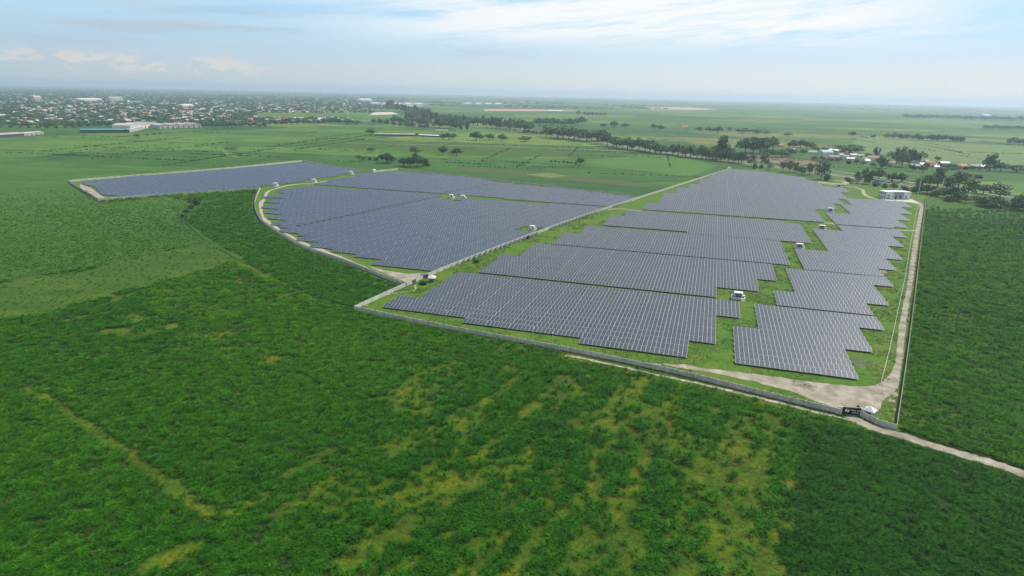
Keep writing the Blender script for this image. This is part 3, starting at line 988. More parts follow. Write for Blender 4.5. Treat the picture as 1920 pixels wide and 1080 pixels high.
wall('perimeter_wall', 'long grey concrete panel wall along the front of the solar farm', PW_SOUTH, M['concrete_wall'], M['concrete_post'], 2.2, 3.0)
wall('perimeter_wall', 'short curved concrete wall between the black gate and the eastern fence', PW_SE, M['concrete_wall'], M['concrete_post'], 2.2, 3.0)
wall('dividing_wall', 'straight pale wall dividing the western and middle solar fields', ROADWALL, M['pale_wall'], M['concrete_post'], 2.4, 4.5)
wall('curved_wall', 'pale wall curving round the western solar field', CURVE_W, M['concrete_wall'], M['concrete_post'], 2.5, 3.6, start_post=False)
wall('boundary_wall', 'pale wall along the near side of the far corner array', NW_NEAR, M['pale_wall'], M['pale_wall'], 2.5, 6, start_post=False)
wall('boundary_wall', 'short grey wall closing the left end of the far corner array', NW_WEST, M['concrete_wall'], M['concrete_post'], 2.5, 6, start_post=False)
wall('boundary_wall', 'long pale wall behind the far corner array', NW_FAR, M['pale_wall'], M['pale_wall'], 2.5, 6, start_post=False)
wall('boundary_wall', 'grey wall running from the farthest corner of the farm to the white gate hut', NE_FAR, M['concrete_wall'], M['concrete_post'], 2.5, 6, start_post=False)
wall('boundary_wall', 'short bright wall beside the white gate hut behind the panels', NE_STEP, M['pale_wall'], M['pale_wall'], 2.5, 6, start_post=False)
wall('boundary_wall', 'grey wall behind the north arrays below the round trees', N_FAR, M['concrete_wall'], M['concrete_post'], 2.4, 6, start_post=False)
wall('eastern_wall', 'straight thin wall with pale top between the dirt road and the cane', FENCE_E, M['fence_wall'], M['fence_wall'], 2.5, 4.0, thick=0.16, start_post=False)


# ------------------------------------------------------------------ gate with sign panel
def gate():
    a = G(1577.5, 777)[:2]; b = G(1612.0, 779.6)[:2]
    d = b - a; L = float(np.hypot(*d)); ang = math.atan2(d[1], d[0])
    g = thing('sliding_gate', 'black sliding gate with white oval logo and white lettering', 'gate', (a[0], a[1], 0), ang)
    q = MB(); q.box(0.0, L, -0.06, 0.06, 0.25, 3.0); q.obj('gate_panel', M['black'], g)
    q = MB(); q.box(0, L, -0.09, 0.09, 3.0, 3.08); q.box(0, L, -0.09, 0.09, 0.16, 0.25); q.obj('gate_rail', M['dark_grey'], g)
    for x in (L * 0.12, L * 0.5, L * 0.88):
        q = MB()
        q.tube((x, -0.05, 0.09), (x, 0.05, 0.09), 0.09, 0.09, 10); q.obj('wheel', M['tyre'], g)
    # logo: white oval crossed by a green swoosh
    n = 28
    cx, cz, rx, rz = L * 0.27, 1.75, L * 0.115, 0.78
    q = MB(); q.face([(cx + rx * math.cos(2 * math.pi * k / n), -0.066, cz + rz * math.sin(2 * math.pi * k / n)) for k in range(n)])
    lg = q.obj('logo', M['white_paint'], g)
    q = MB()
    for s0, s1, dz0, dz1 in ((-0.35, 0.55, 0.92, 0.30),):
        top = [(cx + rx * t, -0.072, cz + rz * (0.98 * math.sqrt(max(0, 1 - t * t)))) for t in np.linspace(-0.2, 0.62, 9)]
        bot = [(cx + rx * t, -0.072, cz + rz * (0.15 + 0.35 * abs(t - 0.2))) for t in np.linspace(0.62, -0.2, 9)]
        q.face((top + bot)[::-1])
        top = [(cx + rx * t, -0.072, cz + rz * (-0.15 - 0.5 * abs(t + 0.2))) for t in np.linspace(-0.62, 0.3, 9)]
        bot = [(cx + rx * t, -0.072, cz - rz * (0.98 * math.sqrt(max(0, 1 - t * t)))) for t in np.linspace(0.3, -0.62, 9)]
        q.face((top + bot)[::-1])
    q.obj('logo_swoosh', M['leaf_mid'], lg)
    for txt, x, z, sz in (('Solar and', L * 0.46, 1.72, 0.92), ('Energy Inc', L * 0.57, 0.85, 0.86)):
        cu = bpy.data.curves.new('lettering', 'FONT')
        cu.body = txt; cu.size = sz; cu.extrude = 0.004
        cu.space_character = 1.0
        tmp = bpy.data.objects.new('tmp', cu); COL.objects.link(tmp)
        bpy.context.view_layer.update()
        me = bpy.data.meshes.new_from_object(tmp)
        me.materials.clear(); me.materials.append(M['white_paint'])
        bpy.data.objects.remove(tmp)
        o = link('lettering', me, g, (x, -0.069, z)); o.rotation_euler = (math.pi / 2, 0, 0)
    for x in (-0.25, L + 0.25):
        q = MB(); q.box(x - 0.22, x + 0.22, -0.22, 0.22, 0, 3.1); q.box(x - 0.28, x + 0.28, -0.28, 0.28, 3.1, 3.2)
        q.obj('gate_post', M['off_white'], g)
    lam = thing('floodlight', 'small black floodlight on a short pole above the gate', 'lamp', (*(a + d * 0.83 + np.array([0.5, 1.0])), 0))
    q = MB(); q.tube((0, 0, 0), (0, 0, 4.6), 0.06, 0.05); q.obj('pole', M['dark_grey'], lam)
    q = MB(); q.box(-0.4, 0.4, -0.25, 0.25, 3.0, 3.6); q.obj('lamp_head', M['black'], lam)


gate()


def guardhouse(px, py, label, ang, w=4.2, d=4.2, wallm='off_white', open_=False):
    p = G(px, py)
    g = thing('guardhouse', label, 'guardhouse', (p[0], p[1], 0), ang)
    if open_:
        for x in (-1.4, 1.4):
            for y in (-1.4, 1.4):
                q = MB(); q.box(x - 0.1, x + 0.1, y - 0.1, y + 0.1, 0, 2.6); q.obj('post', M['rust_gate'], g)
        q = MB(); q.box(-1.5, 1.5, -1.5, 1.5, 0, 0.9); q.obj('counter', M['rust_gate'], g)
    else:
        q = MB(); q.box(-w / 2 + .5, w / 2 - .5, -d / 2 + .5, d / 2 - .5, 0, 2.7); wl = q.obj('wall', M[wallm], g)
        q = MB(); q.box(-0.8, 0.8, -d / 2 + .47, -d / 2 + .5, 1.1, 2.1); q.obj('window', M['glass'], g)
        q = MB(); q.box(w / 2 - .5, w / 2 - .47, -0.45, 0.45, 0.05, 2.1); q.obj('door', M['dark_grey'], g)
    q = MB()
    a = [(-w / 2, -d / 2, 2.72), (w / 2, -d / 2, 2.72), (w / 2, d / 2, 2.72), (-w / 2, d / 2, 2.72)]
    ap = (0, 0, 4.3)
    for i in range(4):
        q.face([a[i], a[(i + 1) % 4], ap])
    q.face(a[::-1])
    q.obj('roof', M['roof_white'], g)
    q = MB()
    q.box(-w / 2 - .04, w / 2 + .04, -d / 2 - .04, -d / 2, 2.5, 2.74); q.box(-w / 2 - .04, w / 2 + .04, d / 2, d / 2 + .04, 2.5, 2.74)
    q.box(-w / 2 - .04, -w / 2, -d / 2, d / 2, 2.5, 2.74); q.box(w / 2, w / 2 + .04, -d / 2, d / 2, 2.5, 2.74)
    q.obj('gutter', M['dark_grey'], g)


guardhouse(1629, 781, 'guardhouse with white pyramid roof just inside the black gate', YAW - 0.5, 3.9, 3.9)
guardhouse(810, 528, 'open guard hut with white pyramid roof beside the dividing wall', YAW + 0.2, 4.6, 4.6, open_=True)
guardhouse(701.5, 322.5, 'tiny white gate hut at the bend of the back wall', YAW, 4.5, 4.5)
guardhouse(1366.5, 317.5, 'tiny white hut at the far end of the dividing wall', YAW, 4.2, 4.2)

# brown metal door in the dividing wall and brown shed
p = G(776.5, 534); d0 = thing('metal_gate', 'brown metal door standing in the pale dividing wall', 'gate', (p[0], p[1], 0), 0.95)
q = MB(); q.box(-1.2, 1.2, -0.3, -0.2, 0, 3.2); q.obj('door_leaf', M['rust_gate'], d0)
q = MB(); q.box(-1.35, -1.2, -0.35, 0.1, 0, 3.3); q.box(1.2, 1.35, -0.35, 0.1, 0, 3.3); q.box(-1.2, 1.2, -0.35, 0.1, 3.2, 3.3); q.obj('door_frame', M['dark_grey'], d0)
p = G(796, 521); sh = thing('shed', 'small dark shed behind the dividing wall near the guard hut', 'shed', (p[0], p[1], 0), 0.6)
q = MB(); q.box(-2, 2, -1.3, 1.3, 0, 2.2); q.obj('wall', M['rust_gate'], sh)
q = MB(); q.box(-2.3, 2.3, -1.6, 1.6, 2.2, 2.32); q.obj('roof', M['dark_grey'], sh)


# ------------------------------------------------------------------ inverter stations
def station(px, py, label, ang=YAW, s=1.0, side=1):
    p = G(px, py)
    g = thing('inverter_station', label, 'inverter station', (p[0], p[1], 0), ang, 'white inverter stations among the panels')
    g.scale = (s, s, s)
    q = MB(); q.box(-3.7, 3.7, -1.9, 2.3, 0, 1.15); q.box(-3.85, 3.85, -2.05, 2.45, 1.15, 1.3); q.obj('platform', M['off_white'], g)
    q = MB(); q.box(-1.7, 1.7, -0.9, 1.9, 1.3, 3.9); q.obj('cabin', M['grey_paint'] if side > 0 else M['white_paint'], g)
    q = MB(); q.box(-2.4, 2.4, -1.6, 2.5, 3.9, 4.1); q.box(-2.2, 2.2, -1.4, 2.3, 4.1, 4.16); q.obj('roof', M['roof_white'], g)
    for x in (-0.85, 0.85):
        q = MB(); q.box(x - 0.72, x + 0.72, -0.94, -0.902, 1.4, 3.6); dr = q.obj('door', M['dark_grey'] if (x > 0 or side > 0) else M['white_paint'], g)
        q = MB(); q.box(x - 0.3, x + 0.3, -0.97, -0.942, 2.6, 3.2); q.obj('louvre', M['galv'], dr)
    for x in (-2.75, 2.75):
        q = MB(); q.box(x - 0.75, x + 0.75, -0.7, 1.5, 1.3, 2.5); q.box(x - 0.6, x + 0.6, -0.5, 1.3, 2.5, 2.65); tr = q.obj('transformer', M['off_white'], g)
        q = MB()
        for k in range(5):
            q.box(x - 0.6 + k * 0.28, x - 0.52 + k * 0.28, -0.92, -0.702, 1.5, 2.3)
        q.obj('radiator', M['grey_paint'], tr)
    q = MB()
    for k in range(5):
        q.box(1.6, 3.4, -2.05 - 0.32 * (k + 1), -2.05 - 0.32 * k, 0, 1.3 - 0.22 * (k + 1))
    q.obj('stair', M['off_white'], g)
    q = MB()
    for x in (-3.7, 3.7):
        q.tube((x, -1.9, 1.3), (x, -1.9, 2.3), 0.04, 0.04); q.tube((x, 2.2, 1.3), (x, 2.2, 2.3), 0.04, 0.04)
        q.tube((x, -1.9, 2.3), (x, 2.2, 2.3), 0.04, 0.04)
    q.obj('railing', M['steel'], g)
    return g


station(1383.5, 561, 'nearest inverter station with white flat roof and stairs beside the front middle array')
station(1498.5, 466.5, 'white inverter station on grass left of the third eastern array tip')
station(1540.5, 431, 'white inverter station just below the cross path between the arrays')
station(1556.5, 397.5, 'white inverter station in grass gap above the cross path')
station(1572.5, 351, 'white inverter station at the back edge beside the thatched shelter')
station(998, 431, 'white inverter station in a notch beside the pale dividing wall', YAW, 0.85, -1)
station(846, 371.5, 'left one of the paired inverter stations in the middle of the western field', YAW, 0.95, -1)
station(867.5, 373, 'right one of the paired inverter stations in the middle of the western field', YAW, 0.95, -1)
station(516, 349.5, 'white inverter cabin nearest the curved wall end beside far corner array', YAW, 1.0, -1)
station(588, 342, 'middle white inverter cabin along the path below the far corner array', YAW, 1.0, -1)
station(657.5, 326.5, 'farthest white inverter cabin at right end of the far corner array', YAW, 1.0, -1)
p = G(1559, 421); bx = thing('cable_cabinet', 'small white cable cabinet on the grass right of an inverter station', 'cabinet', (p[0], p[1], 0), YAW)
q = MB(); q.box(-1.2, 1.2, -0.6, 0.6, 0, 1.2); q.obj('cabinet_body', M['off_white'], bx)
q = MB(); q.box(-1.35, 1.35, -0.75, 0.75, 1.2, 1.32); q.obj('lid', M['white_paint'], bx)


# ------------------------------------------------------------------ admin building
def admin():
    p = G(1660.5, 373.6); q2 = G(1706.0, 374.2)
    W = float(np.hypot(*(q2 - p)[:2])); ang = math.atan2(*(q2 - p)[1::-1])
    g = thing('office_building', 'two-storey white and grey flat-roofed office at the back of the farm', 'building', (p[0], p[1], 0), ang)
    Dp = 14.0; Hh = 8.2
    a, b = W * 0.30, W * 0.72
    q = MB(); q.box(0, a, 0, Dp, 0, Hh); q.box(b, W, 0, Dp, 0, Hh); q.box(a, b, 3.0, Dp, 0, Hh - 0.3); q.obj('wall', M['wall_white'], g)
    q = MB(); q.box(a + .01, b - .01, 0.4, 3.0, 5.4, Hh + 0.3); q.obj('facade_panel', M['grey_paint'], g)
    rf = MB(); rf.box(-0.5, a + 0.3, -0.5, Dp + .5, Hh, Hh + 0.5); rf.box(b - 0.3, W + 0.5, -0.5, Dp + .5, Hh, Hh + 0.5); rf.box(a + .3, b - .3, -0.6, Dp, Hh + 0.31, Hh + 0.8)
    rf.obj('roof', M['roof_white'], g)

    def win(x0, x1, z0, z1, y=-0.03, side=None):
        q = MB()
        if side is None:
            q.box(x0, x1, y - 0.02, y + 0.03, z0, z1)
        else:
            q.box(-0.05, -0.002, x0, x1, z0, z1)
        w = q.obj('window', M['glass'], g)
        q = MB()
        if side is None:
            q.box(x0 - .12, x1 + .12, y - 0.06, y - 0.02, z0 - .14, z0 - 0.02); q.box((x0 + x1) / 2 - .05, (x0 + x1) / 2 + .05, y - 0.05, y - 0.02, z0, z1)
        else:
            q.box(-0.09, -0.052, x0 - .1, x1 + .1, z0 - .14, z0 - 0.02)
        q.obj('frame', M['white_paint'], w)
    win(W * 0.05, W * 0.15, 3.6, 5.2)
    win(W * 0.05, W * 0.15, 0.8, 2.2)
    win(W * 0.80, W * 0.86, 1.2, 3.4)
    for y0 in (1.5, 5.0, 8.5, 12.0):
        for z0 in (1.2, 5.2):
            win(y0, y0 + 1.8, z0, z0 + 1.8, side=1)
    for f0, f1, nm, m in ((0.33, 0.40, 'window', 'glass'), (0.43, 0.50, 'door', 'dark_grey'), (0.53, 0.60, 'window', 'glass'), (0.63, 0.70, 'window', 'glass')):
        q = MB(); q.box(W * f0, W * f1, 2.94, 2.998, 0.3 if nm == 'door' else 1.2, 4.6); q.obj(nm, M[m], g)
    for f in (0.35, 0.51, 0.67):
        q = MB(); q.box(W * f - .25, W * f + .25, 0.5, 1.0, 0, 5.38); q.obj('column', M['white_paint'], g)
    q = MB(); q.box(a - 1.5, a + 2.5, -1.4, -0.01, 5.0, 5.25); q.obj('canopy', M['white_paint'], g)
    # forecourt
    pts = [(1652, 372), (1662, 377.5), (1685, 378), (1706, 379.6), (1722, 380.5), (1716, 377), (1709, 373.6)]
    sheet('forecourt', pts, M['pale_wall'], 0.16)


admin()


# ------------------------------------------------------------------ vehicles, person, shelter, shrubs near office
def wheel_mesh(r):
    q = MB(); q.tube((0, -0.15, 0), (0, 0.15, 0), r, r, 12)
    return q.mesh('wheel', M['tyre'])


def vehicle(kind, px, py, label, ang, body_m, L, Wd, Hh):
    p = G(px, py)
    g = thing(kind, label, kind, (p[0], p[1], 0.36), ang)
    r = 0.48 if kind == 'bus' else 0.36
    q = MB()
    nose = 0.12 if kind == 'bus' else 0.75
    prof = [(-L / 2, r * 0.8), (L / 2, r * 0.8), (L / 2, Hh * 0.48), (L / 2 - nose, Hh * 0.55), (L / 2 - nose - 0.3, Hh), (-L / 2 + 0.1, Hh), (-L / 2, Hh * 0.9)]
    n = len(prof)
    q.face([(x, -Wd / 2, z) for x, z in prof]); q.face([(x, Wd / 2, z) for x, z in prof][::-1])
    for i in range(n):
        (x0, z0), (x1, z1) = prof[i], prof[(i + 1) % n]
        q.quad((x0, -Wd / 2, z0), (x0, Wd / 2, z0), (x1, Wd / 2, z1), (x1, -Wd / 2, z1))
    q.obj('body', body_m, g)
    nw = 6 if kind == 'bus' else 2
    for s in (-1, 1):
        for k in range(nw):
            a = -L / 2 + 0.4 + k * (L - 1.6) / nw
            q = MB(); y = s * (Wd / 2 + 0.012); q.box(a, a + (L - 1.6) / nw - 0.18, y - 0.01, y + 0.01, Hh * 0.58, Hh * 0.86); q.obj('window', M['glass'], g)
    wm = wheel_mesh(r)
    for x in (-L * 0.3, L * 0.32):
        for y in (-Wd / 2 + 0.1, Wd / 2 - 0.1):
            link('wheel', wm, g, (x, y, r))
    q = MB(); q.box(L / 2 - nose * 0.5 - 0.1, L / 2 - nose * 0.5 + 0.02, -Wd / 2 + .2, Wd / 2 - .2, Hh * 0.56, Hh * 0.9)
    q.obj('windscreen', M['glass'], g)
    for y in (-Wd / 2 + .3, Wd / 2 - .3):
        q = MB(); q.box(L / 2, L / 2 + 0.03, y - .15, y + .15, Hh * 0.25, Hh * 0.33); q.obj('headlight', M['white_paint'], g)


hd = (G(1713, 351) - G(1600, 334))[:2]
HA = math.atan2(hd[1], hd[0])
vehicle('bus', 1649, 341.5, 'long pale blue bus driving on the highway behind the office', HA, M['vehicle_blue'], 13, 2.7, 3.3)
vehicle('van', 1690, 347, 'white van on the highway right of the pale blue bus', HA, M['white_paint'], 5.2, 2.1, 2.3)
vehicle('van', 1537, 336.5, 'white van parked at the dirt strip behind the far middle array', HA, M['white_paint'], 4.8, 2.0, 2.1)


def person(px, py):
    p = G(px, py)
    o = thing('person', 'person in dark clothes walking on the office forecourt', 'person', (p[0], p[1], 0.16), 0.3)
    V_ = [(0, 0, 0.95), (0, 0, 1.2), (0, 0, 1.42), (0, 0, 1.55), (0, 0.02, 1.68),
          (0.1, 0, 0.9), (0.12, 0.12, 0.5), (0.12, 0.02, 0.06), (0.13, 0.16, 0.03),
          (-0.1, 0, 0.9), (-0.12, -0.1, 0.5), (-0.12, -0.24, 0.08), (-0.13, -0.1, 0.03),
          (0.2, 0, 1.38), (0.26, -0.08, 1.12), (0.25, 0.02, 0.86), (-0.2, 0, 1.38), (-0.26, 0.08, 1.12), (-0.25, 0.16, 0.88)]
    E_ = [(0, 1), (1, 2), (2, 3), (3, 4), (0, 5), (5, 6), (6, 7), (7, 8), (0, 9), (9, 10), (10, 11), (11, 12), (2, 13), (13, 14), (14, 15), (2, 16), (16, 17), (17, 18)]
    R_ = [.15, .14, .16, .06, .1, .09, .07, .05, .045, .09, .07, .05, .045, .06, .05, .04, .06, .05, .04]
    me = bpy.data.meshes.new('body'); me.from_pydata(V_, E_, [])
    b = bpy.data.objects.new('body', me); COL.objects.link(b); b.parent = o
    md = b.modifiers.new('skin', 'SKIN')
    for i, r in enumerate(R_):
        me.skin_vertices[0].data[i].radius = (r, r * 0.8)
    me.skin_vertices[0].data[0].use_root = True
    b.modifiers.new('sub', 'SUBSURF').levels = 1
    me.materials.append(M['cloth_dark'])
    q = MB(); 
    for k in range(8):
        t0, t1 = 2 * math.pi * k / 8, 2 * math.pi * (k + 1) / 8
        q.face([(0.12 * math.cos(t0), 0.02 + 0.12 * math.sin(t0), 1.70), (0.12 * math.cos(t1), 0.02 + 0.12 * math.sin(t1), 1.70), (0, 0, 1.84)])
    q.obj('hair', M['black'], o)


person(1679, 377)

p = G(1584, 347.5); sh = thing('shelter', 'open thatched shelter with a pale roof near the back dirt strip', 'shelter', (p[0], p[1], 0), YAW)
for x in (-2.8, 2.8):
    for y in (-2, 2):
        q = MB(); q.box(x - .12, x + .12, y - .12, y + .12, 0, 2.8); q.obj('post', M['bark'], sh)
q = MB()
q.quad((-4, -3, 2.8), (4, -3, 2.8), (4, 0, 4.6), (-4, 0, 4.6)); q.quad((-4, 0, 4.6), (4, 0, 4.6), (4, 3, 2.8), (-4, 3, 2.8)); q.face([(-4, -3, 2.8), (-4, 0, 4.6), (-4, 3, 2.8)]); q.face([(4, -3, 2.8), (4, 3, 2.8), (4, 0, 4.6)])
q.obj('roof', M['pale_wall'], sh)
p = G(1606.5, 352.5); tw = thing('lattice_tower', 'grey steel substation frame standing before the trees', 'tower', (p[0], p[1], 0), YAW)
for x in (-3.2, 3.2):
    q = MB()
    for dx in (-.5, .5):
        q.tube((x + dx, 0, 0), (x + dx * .6, 0, 10), .12, .1)
    for k in range(6):
        q.tube((x - .5, 0, k * 1.6), (x + .5, 0, k * 1.6 + 1.6), .06, .06, 4)
    q.obj('column', M['steel'], tw)
q = MB(); q.box(-4, 4, -.25, .25, 9.2, 9.9); q.box(-4, 4, -.25, .25, 7.2, 7.6); q.obj('beam', M['steel'], tw)
for x in (-2, 0, 2):
    q = MB(); q.tube((x, 0, 9.9), (x, 0, 11.2), .16, .1); q.obj('insulator', M['dark_grey'], tw)


# ------------------------------------------------------------------ poles
def pole_mesh(hgt, arms=True):
    q = MB(); q.tube((0, 0, 0), (0, 0, hgt), 0.30, 0.17, 8)
    me = q.mesh('pole', M['steel_pole'])
    a = MB()
    for z in (hgt * 0.96, hgt * 0.86, hgt * 0.76):
        a.box(-1.5, 1.5, -0.08, 0.08, z - .08, z + .08)
    ma = a.mesh('crossarm', M['steel_pole'])
    i = MB()
    for z in (hgt * 0.96, hgt * 0.86, hgt * 0.76):
        for x in (-1.4, 1.4):
            i.tube((x, 0, z + .08), (x, 0, z + .6), .12, .06, 6)
    mi = i.mesh('insulator', M['dark_grey'])
    return me, ma, mi


PM = pole_mesh(18.0)
POLES = [(858, 230, 10), (871, 232, 10), (885, 235, 11), (900, 236, 11), (917, 238, 12), (936, 240.5, 13), (952, 243, 14), (970, 243.5, 14), (1040, 258, 16), (1067, 262, 18), (1096, 266, 18), (1127, 272, 18), (1160, 278, 19), (1198, 283, 20), (1239, 289, 21), (1283.5, 295, 22), (1332.5, 301, 23), (1445, 319, 22), (1511, 330, 25), (1585, 333, 14), (1661, 346, 14), (1668, 343, 18), (1720, 374, 40), (1763, 368, 33), (1884, 384, 33)]
for i, (px, py, hp) in enumerate(POLES):
    if i == 0:
        where = 'leftmost steel power pole along the highway'
    elif i == len(POLES) - 1:
        where = 'rightmost steel power pole along the highway'
    else:
        where = '%s steel power pole from the left along the highway' % ordinal(i + 1)
    pt = G(px, py)
    t = thing('power_pole', 'tall pale ' + where, 'power pole', (pt[0], pt[1], 0), HA + math.pi / 2 + rnd.uniform(-.1, .1), 'power poles along the highway')
    sc = hp / ppm(px, py) / 18.0
    t.scale = (min(sc, 1.2), min(sc, 1.2), sc)
    t.rotation_euler[1] = rnd.uniform(-0.015, 0.015)
    link('pole', PM[0], t); link('crossarm', PM[1], t); link('insulator', PM[2], t)
p_ = MB(); p_.tube((0, 0, 0), (0, 0, 7), .07, .045, 6); ME_LP = p_.mesh('pole', M['steel'])
p_ = MB(); p_.box(-.1, .7, -.12, .12, 6.95, 7.1); ME_LH = p_.mesh('lamp_head', M['off_white'])
for i, (px, py, lab) in enumerate([(836.5, 608, 'by the front wall below the left tip of the array'), (999, 640, 'by the front wall left of the array step'), (1036, 650, 'by the front wall right of the array step'), (1268, 690, 'at the left end of the dirt yard'),
                                   (591, 473, 'inside the curved wall, left'), (641, 489, 'inside the curved wall, right'), (799, 519, 'beside the open guard hut'), (911, 486, 'by the dividing wall below the western array'), (1636, 775, 'behind the guardhouse at the gate'), (1713, 376, 'at the right end of the forecourt')]):
    pt = G(px, py)
    t = thing('lamp_post', 'thin steel lamp post ' + lab, 'lamp post', (pt[0], pt[1], 0), rnd.uniform(0, 6), 'thin lamp posts inside the farm')
    link('pole', ME_LP, t); link('lamp_head', ME_LH, t)


# ------------------------------------------------------------------ trees
def crown_mesh(name, lobes, n, leaf, m, seed, flat=0.0, hang=0.0):
    r = np.random.default_rng(seed)
    vs = []; fs = []
    vol = np.array([a[3] * a[4] * a[5] for a in lobes]) ** (2 / 3)
    cnt = (vol / vol.sum() * n).astype(int) + 1
    for (cx, cy, cz, rx, ry, rz), c in zip(lobes, cnt):
        d = r.normal(size=(c, 3)); d /= np.linalg.norm(d, axis=1)[:, None]
        rad = r.uniform(0.55, 1.06, c) ** 0.6
        p = np.array([cx, cy, cz]) + d * np.array([rx, ry, rz]) * rad[:, None]
        nr = d + r.normal(size=(c, 3)) * 0.55
        nr /= np.linalg.norm(nr, axis=1)[:, None]
        t = np.cross(nr, r.normal(size=(c, 3))); t /= np.linalg.norm(t, axis=1)[:, None]
        b = np.cross(nr, t)
        s = leaf * r.uniform(0.6, 1.35, c)[:, None]
        for k in range(c):
            i = len(vs)
            a, bb = t[k] * s[k], b[k] * s[k] * 0.7
            vs += [p[k] - a, p[k] + bb * 0.9 + nr[k] * s[k] * .15, p[k] + a, p[k] - bb]
            fs.append((i, i + 1, i + 2, i + 3))
    me = bpy.data.meshes.new(name)
    me.from_pydata([tuple(map(float, v)) for v in vs], [], fs)
    me.materials.append(m)
    return me


def trunk_mesh(hgt, r, limbs, seed):
    q = MB(); rr = random.Random(seed)
    q.tube((0, 0, 0), (0, 0, hgt), r, r * 0.6, 7)
    for k in range(limbs):
        a = 2 * math.pi * (k + rr.random() * .5) / max(limbs, 1)
        z = hgt * rr.uniform(.6, .98)
        l = hgt * rr.uniform(.5, .9)
        q.tube((0, 0, z), (math.cos(a) * l * .6, math.sin(a) * l * .6, z + l * .75), r * .5, r * .18, 5)
    return q.mesh('trunk', M['bark'])


TREES = {}


def lobes_round(seed, w=1.0, h=1.0, n=7, base=0.28):
    r = random.Random(seed); out = [(0, 0, .60 * h, .34 * w, .34 * w, .30 * h)]
    for k in range(n):
        a = 2 * math.pi * (k + r.random() * .6) / n
        rad = r.uniform(.22, .36) * w
        s = r.uniform(.17, .25)
        out.append((math.cos(a) * rad, math.sin(a) * rad, r.uniform(base + .14, .74) * h, s * w, s * w, s * .85 * h))
    out.append((r.uniform(-.1, .1), r.uniform(-.1, .1), .82 * h, .2 * w, .2 * w, .18 * h))
    return out


def lobes_tall(seed):
    r = random.Random(seed); out = []
    for k in range(8):
        z = .26 + .66 * k / 7
        s = .17 * (1 - .55 * abs(k / 7 - .4))
        a = r.uniform(0, 6.28); rad = r.uniform(.0, .14)
        out.append((math.cos(a) * rad, math.sin(a) * rad, z, s * 1.1, s * 1.1, s * .9))
    return out


def lobes_bush(seed):
    r = random.Random(seed)
    return [(r.uniform(-.45, .45), r.uniform(-.3, .3), r.uniform(.2, .6), r.uniform(.2, .34), r.uniform(.2, .34), r.uniform(.2, .38)) for _ in range(7)]


def lobes_feather(seed):
    r = random.Random(seed); out = []
    for k in range(12):
        a = r.uniform(0, 6.28); rad = r.uniform(.1, .5)
        out.append((math.cos(a) * rad, math.sin(a) * rad, r.uniform(.35, .9) - rad * .25, .13, .13, .2))
    return out + [(0, 0, .4, .3, .3, .3)]


# meshes are built one unit tall and scaled per tree
for v in range(3):
    TREES['round', v] = (crown_mesh('crown', lobes_round(v + 1), 900, .052, M['leaf_dark'], v), trunk_mesh(.42, .035, 4, v))
    TREES['broad', v] = (crown_mesh('crown', lobes_round(v + 11, 1.35, .95, 9), 1100, .055, M['leaf_dark'], v + 5), trunk_mesh(.4, .04, 5, v + 5))
    TREES['tall', v] = (crown_mesh('crown', lobes_tall(v + 21), 750, .048, M['leaf_olive'], v + 9), trunk_mesh(.75, .022, 3, v + 9))
    TREES['airy', v] = (crown_mesh('crown', lobes_round(v + 31, 1.0, 1.0, 8, .2), 560, .05, M['leaf_olive'], v + 13), trunk_mesh(.5, .03, 5, v + 13))
    TREES['bush', v] = (crown_mesh('crown', lobes_bush(v + 41), 520, .085, M['leaf_mid'], v + 17), trunk_mesh(.3, .03, 2, v + 17))
    TREES['feather', v] = (crown_mesh('crown', lobes_feather(v + 51), 900, .05, M['leaf_mid'], v + 23), trunk_mesh(.5, .03, 6, v + 23))

KIND_WORD = {'round': 'round dark tree', 'broad': 'broad dark tree', 'tall': 'slender upright tree', 'airy': 'loose olive tree', 'bush': 'low green bush', 'feather': 'feathery bamboo-like tree'}
NAME_OF = {'bush': 'bush'}
tree_count = 0


def tree(kind, px, py, hp, label, group=None, wp=None):
    global tree_count
    v = tree_count % 3
    tree_count += 1
    pt = G(px, py)
    hp = hp * 1.12
    hm = hp / ppm(px, py) / 0.95
    cr_, tr_ = TREES[kind, v]
    t = thing(NAME_OF.get(kind, 'tree'), label, 'bush' if kind == 'bush' else 'tree', (pt[0], pt[1], 0), rnd.uniform(0, 6.28), group)
    wm = hm * 1.15
    if wp:
        nat = {'round': .95, 'broad': 1.25, 'tall': .42, 'airy': .95, 'bush': 1.2, 'feather': 1.15}[kind]
        wm = 1.15 * wp / ppm(px, py) / nat
    t.scale = (wm, wm, hm)
    link('crown', cr_, t)
    if hp >= 6:
        link('trunk', tr_, t)
    return t


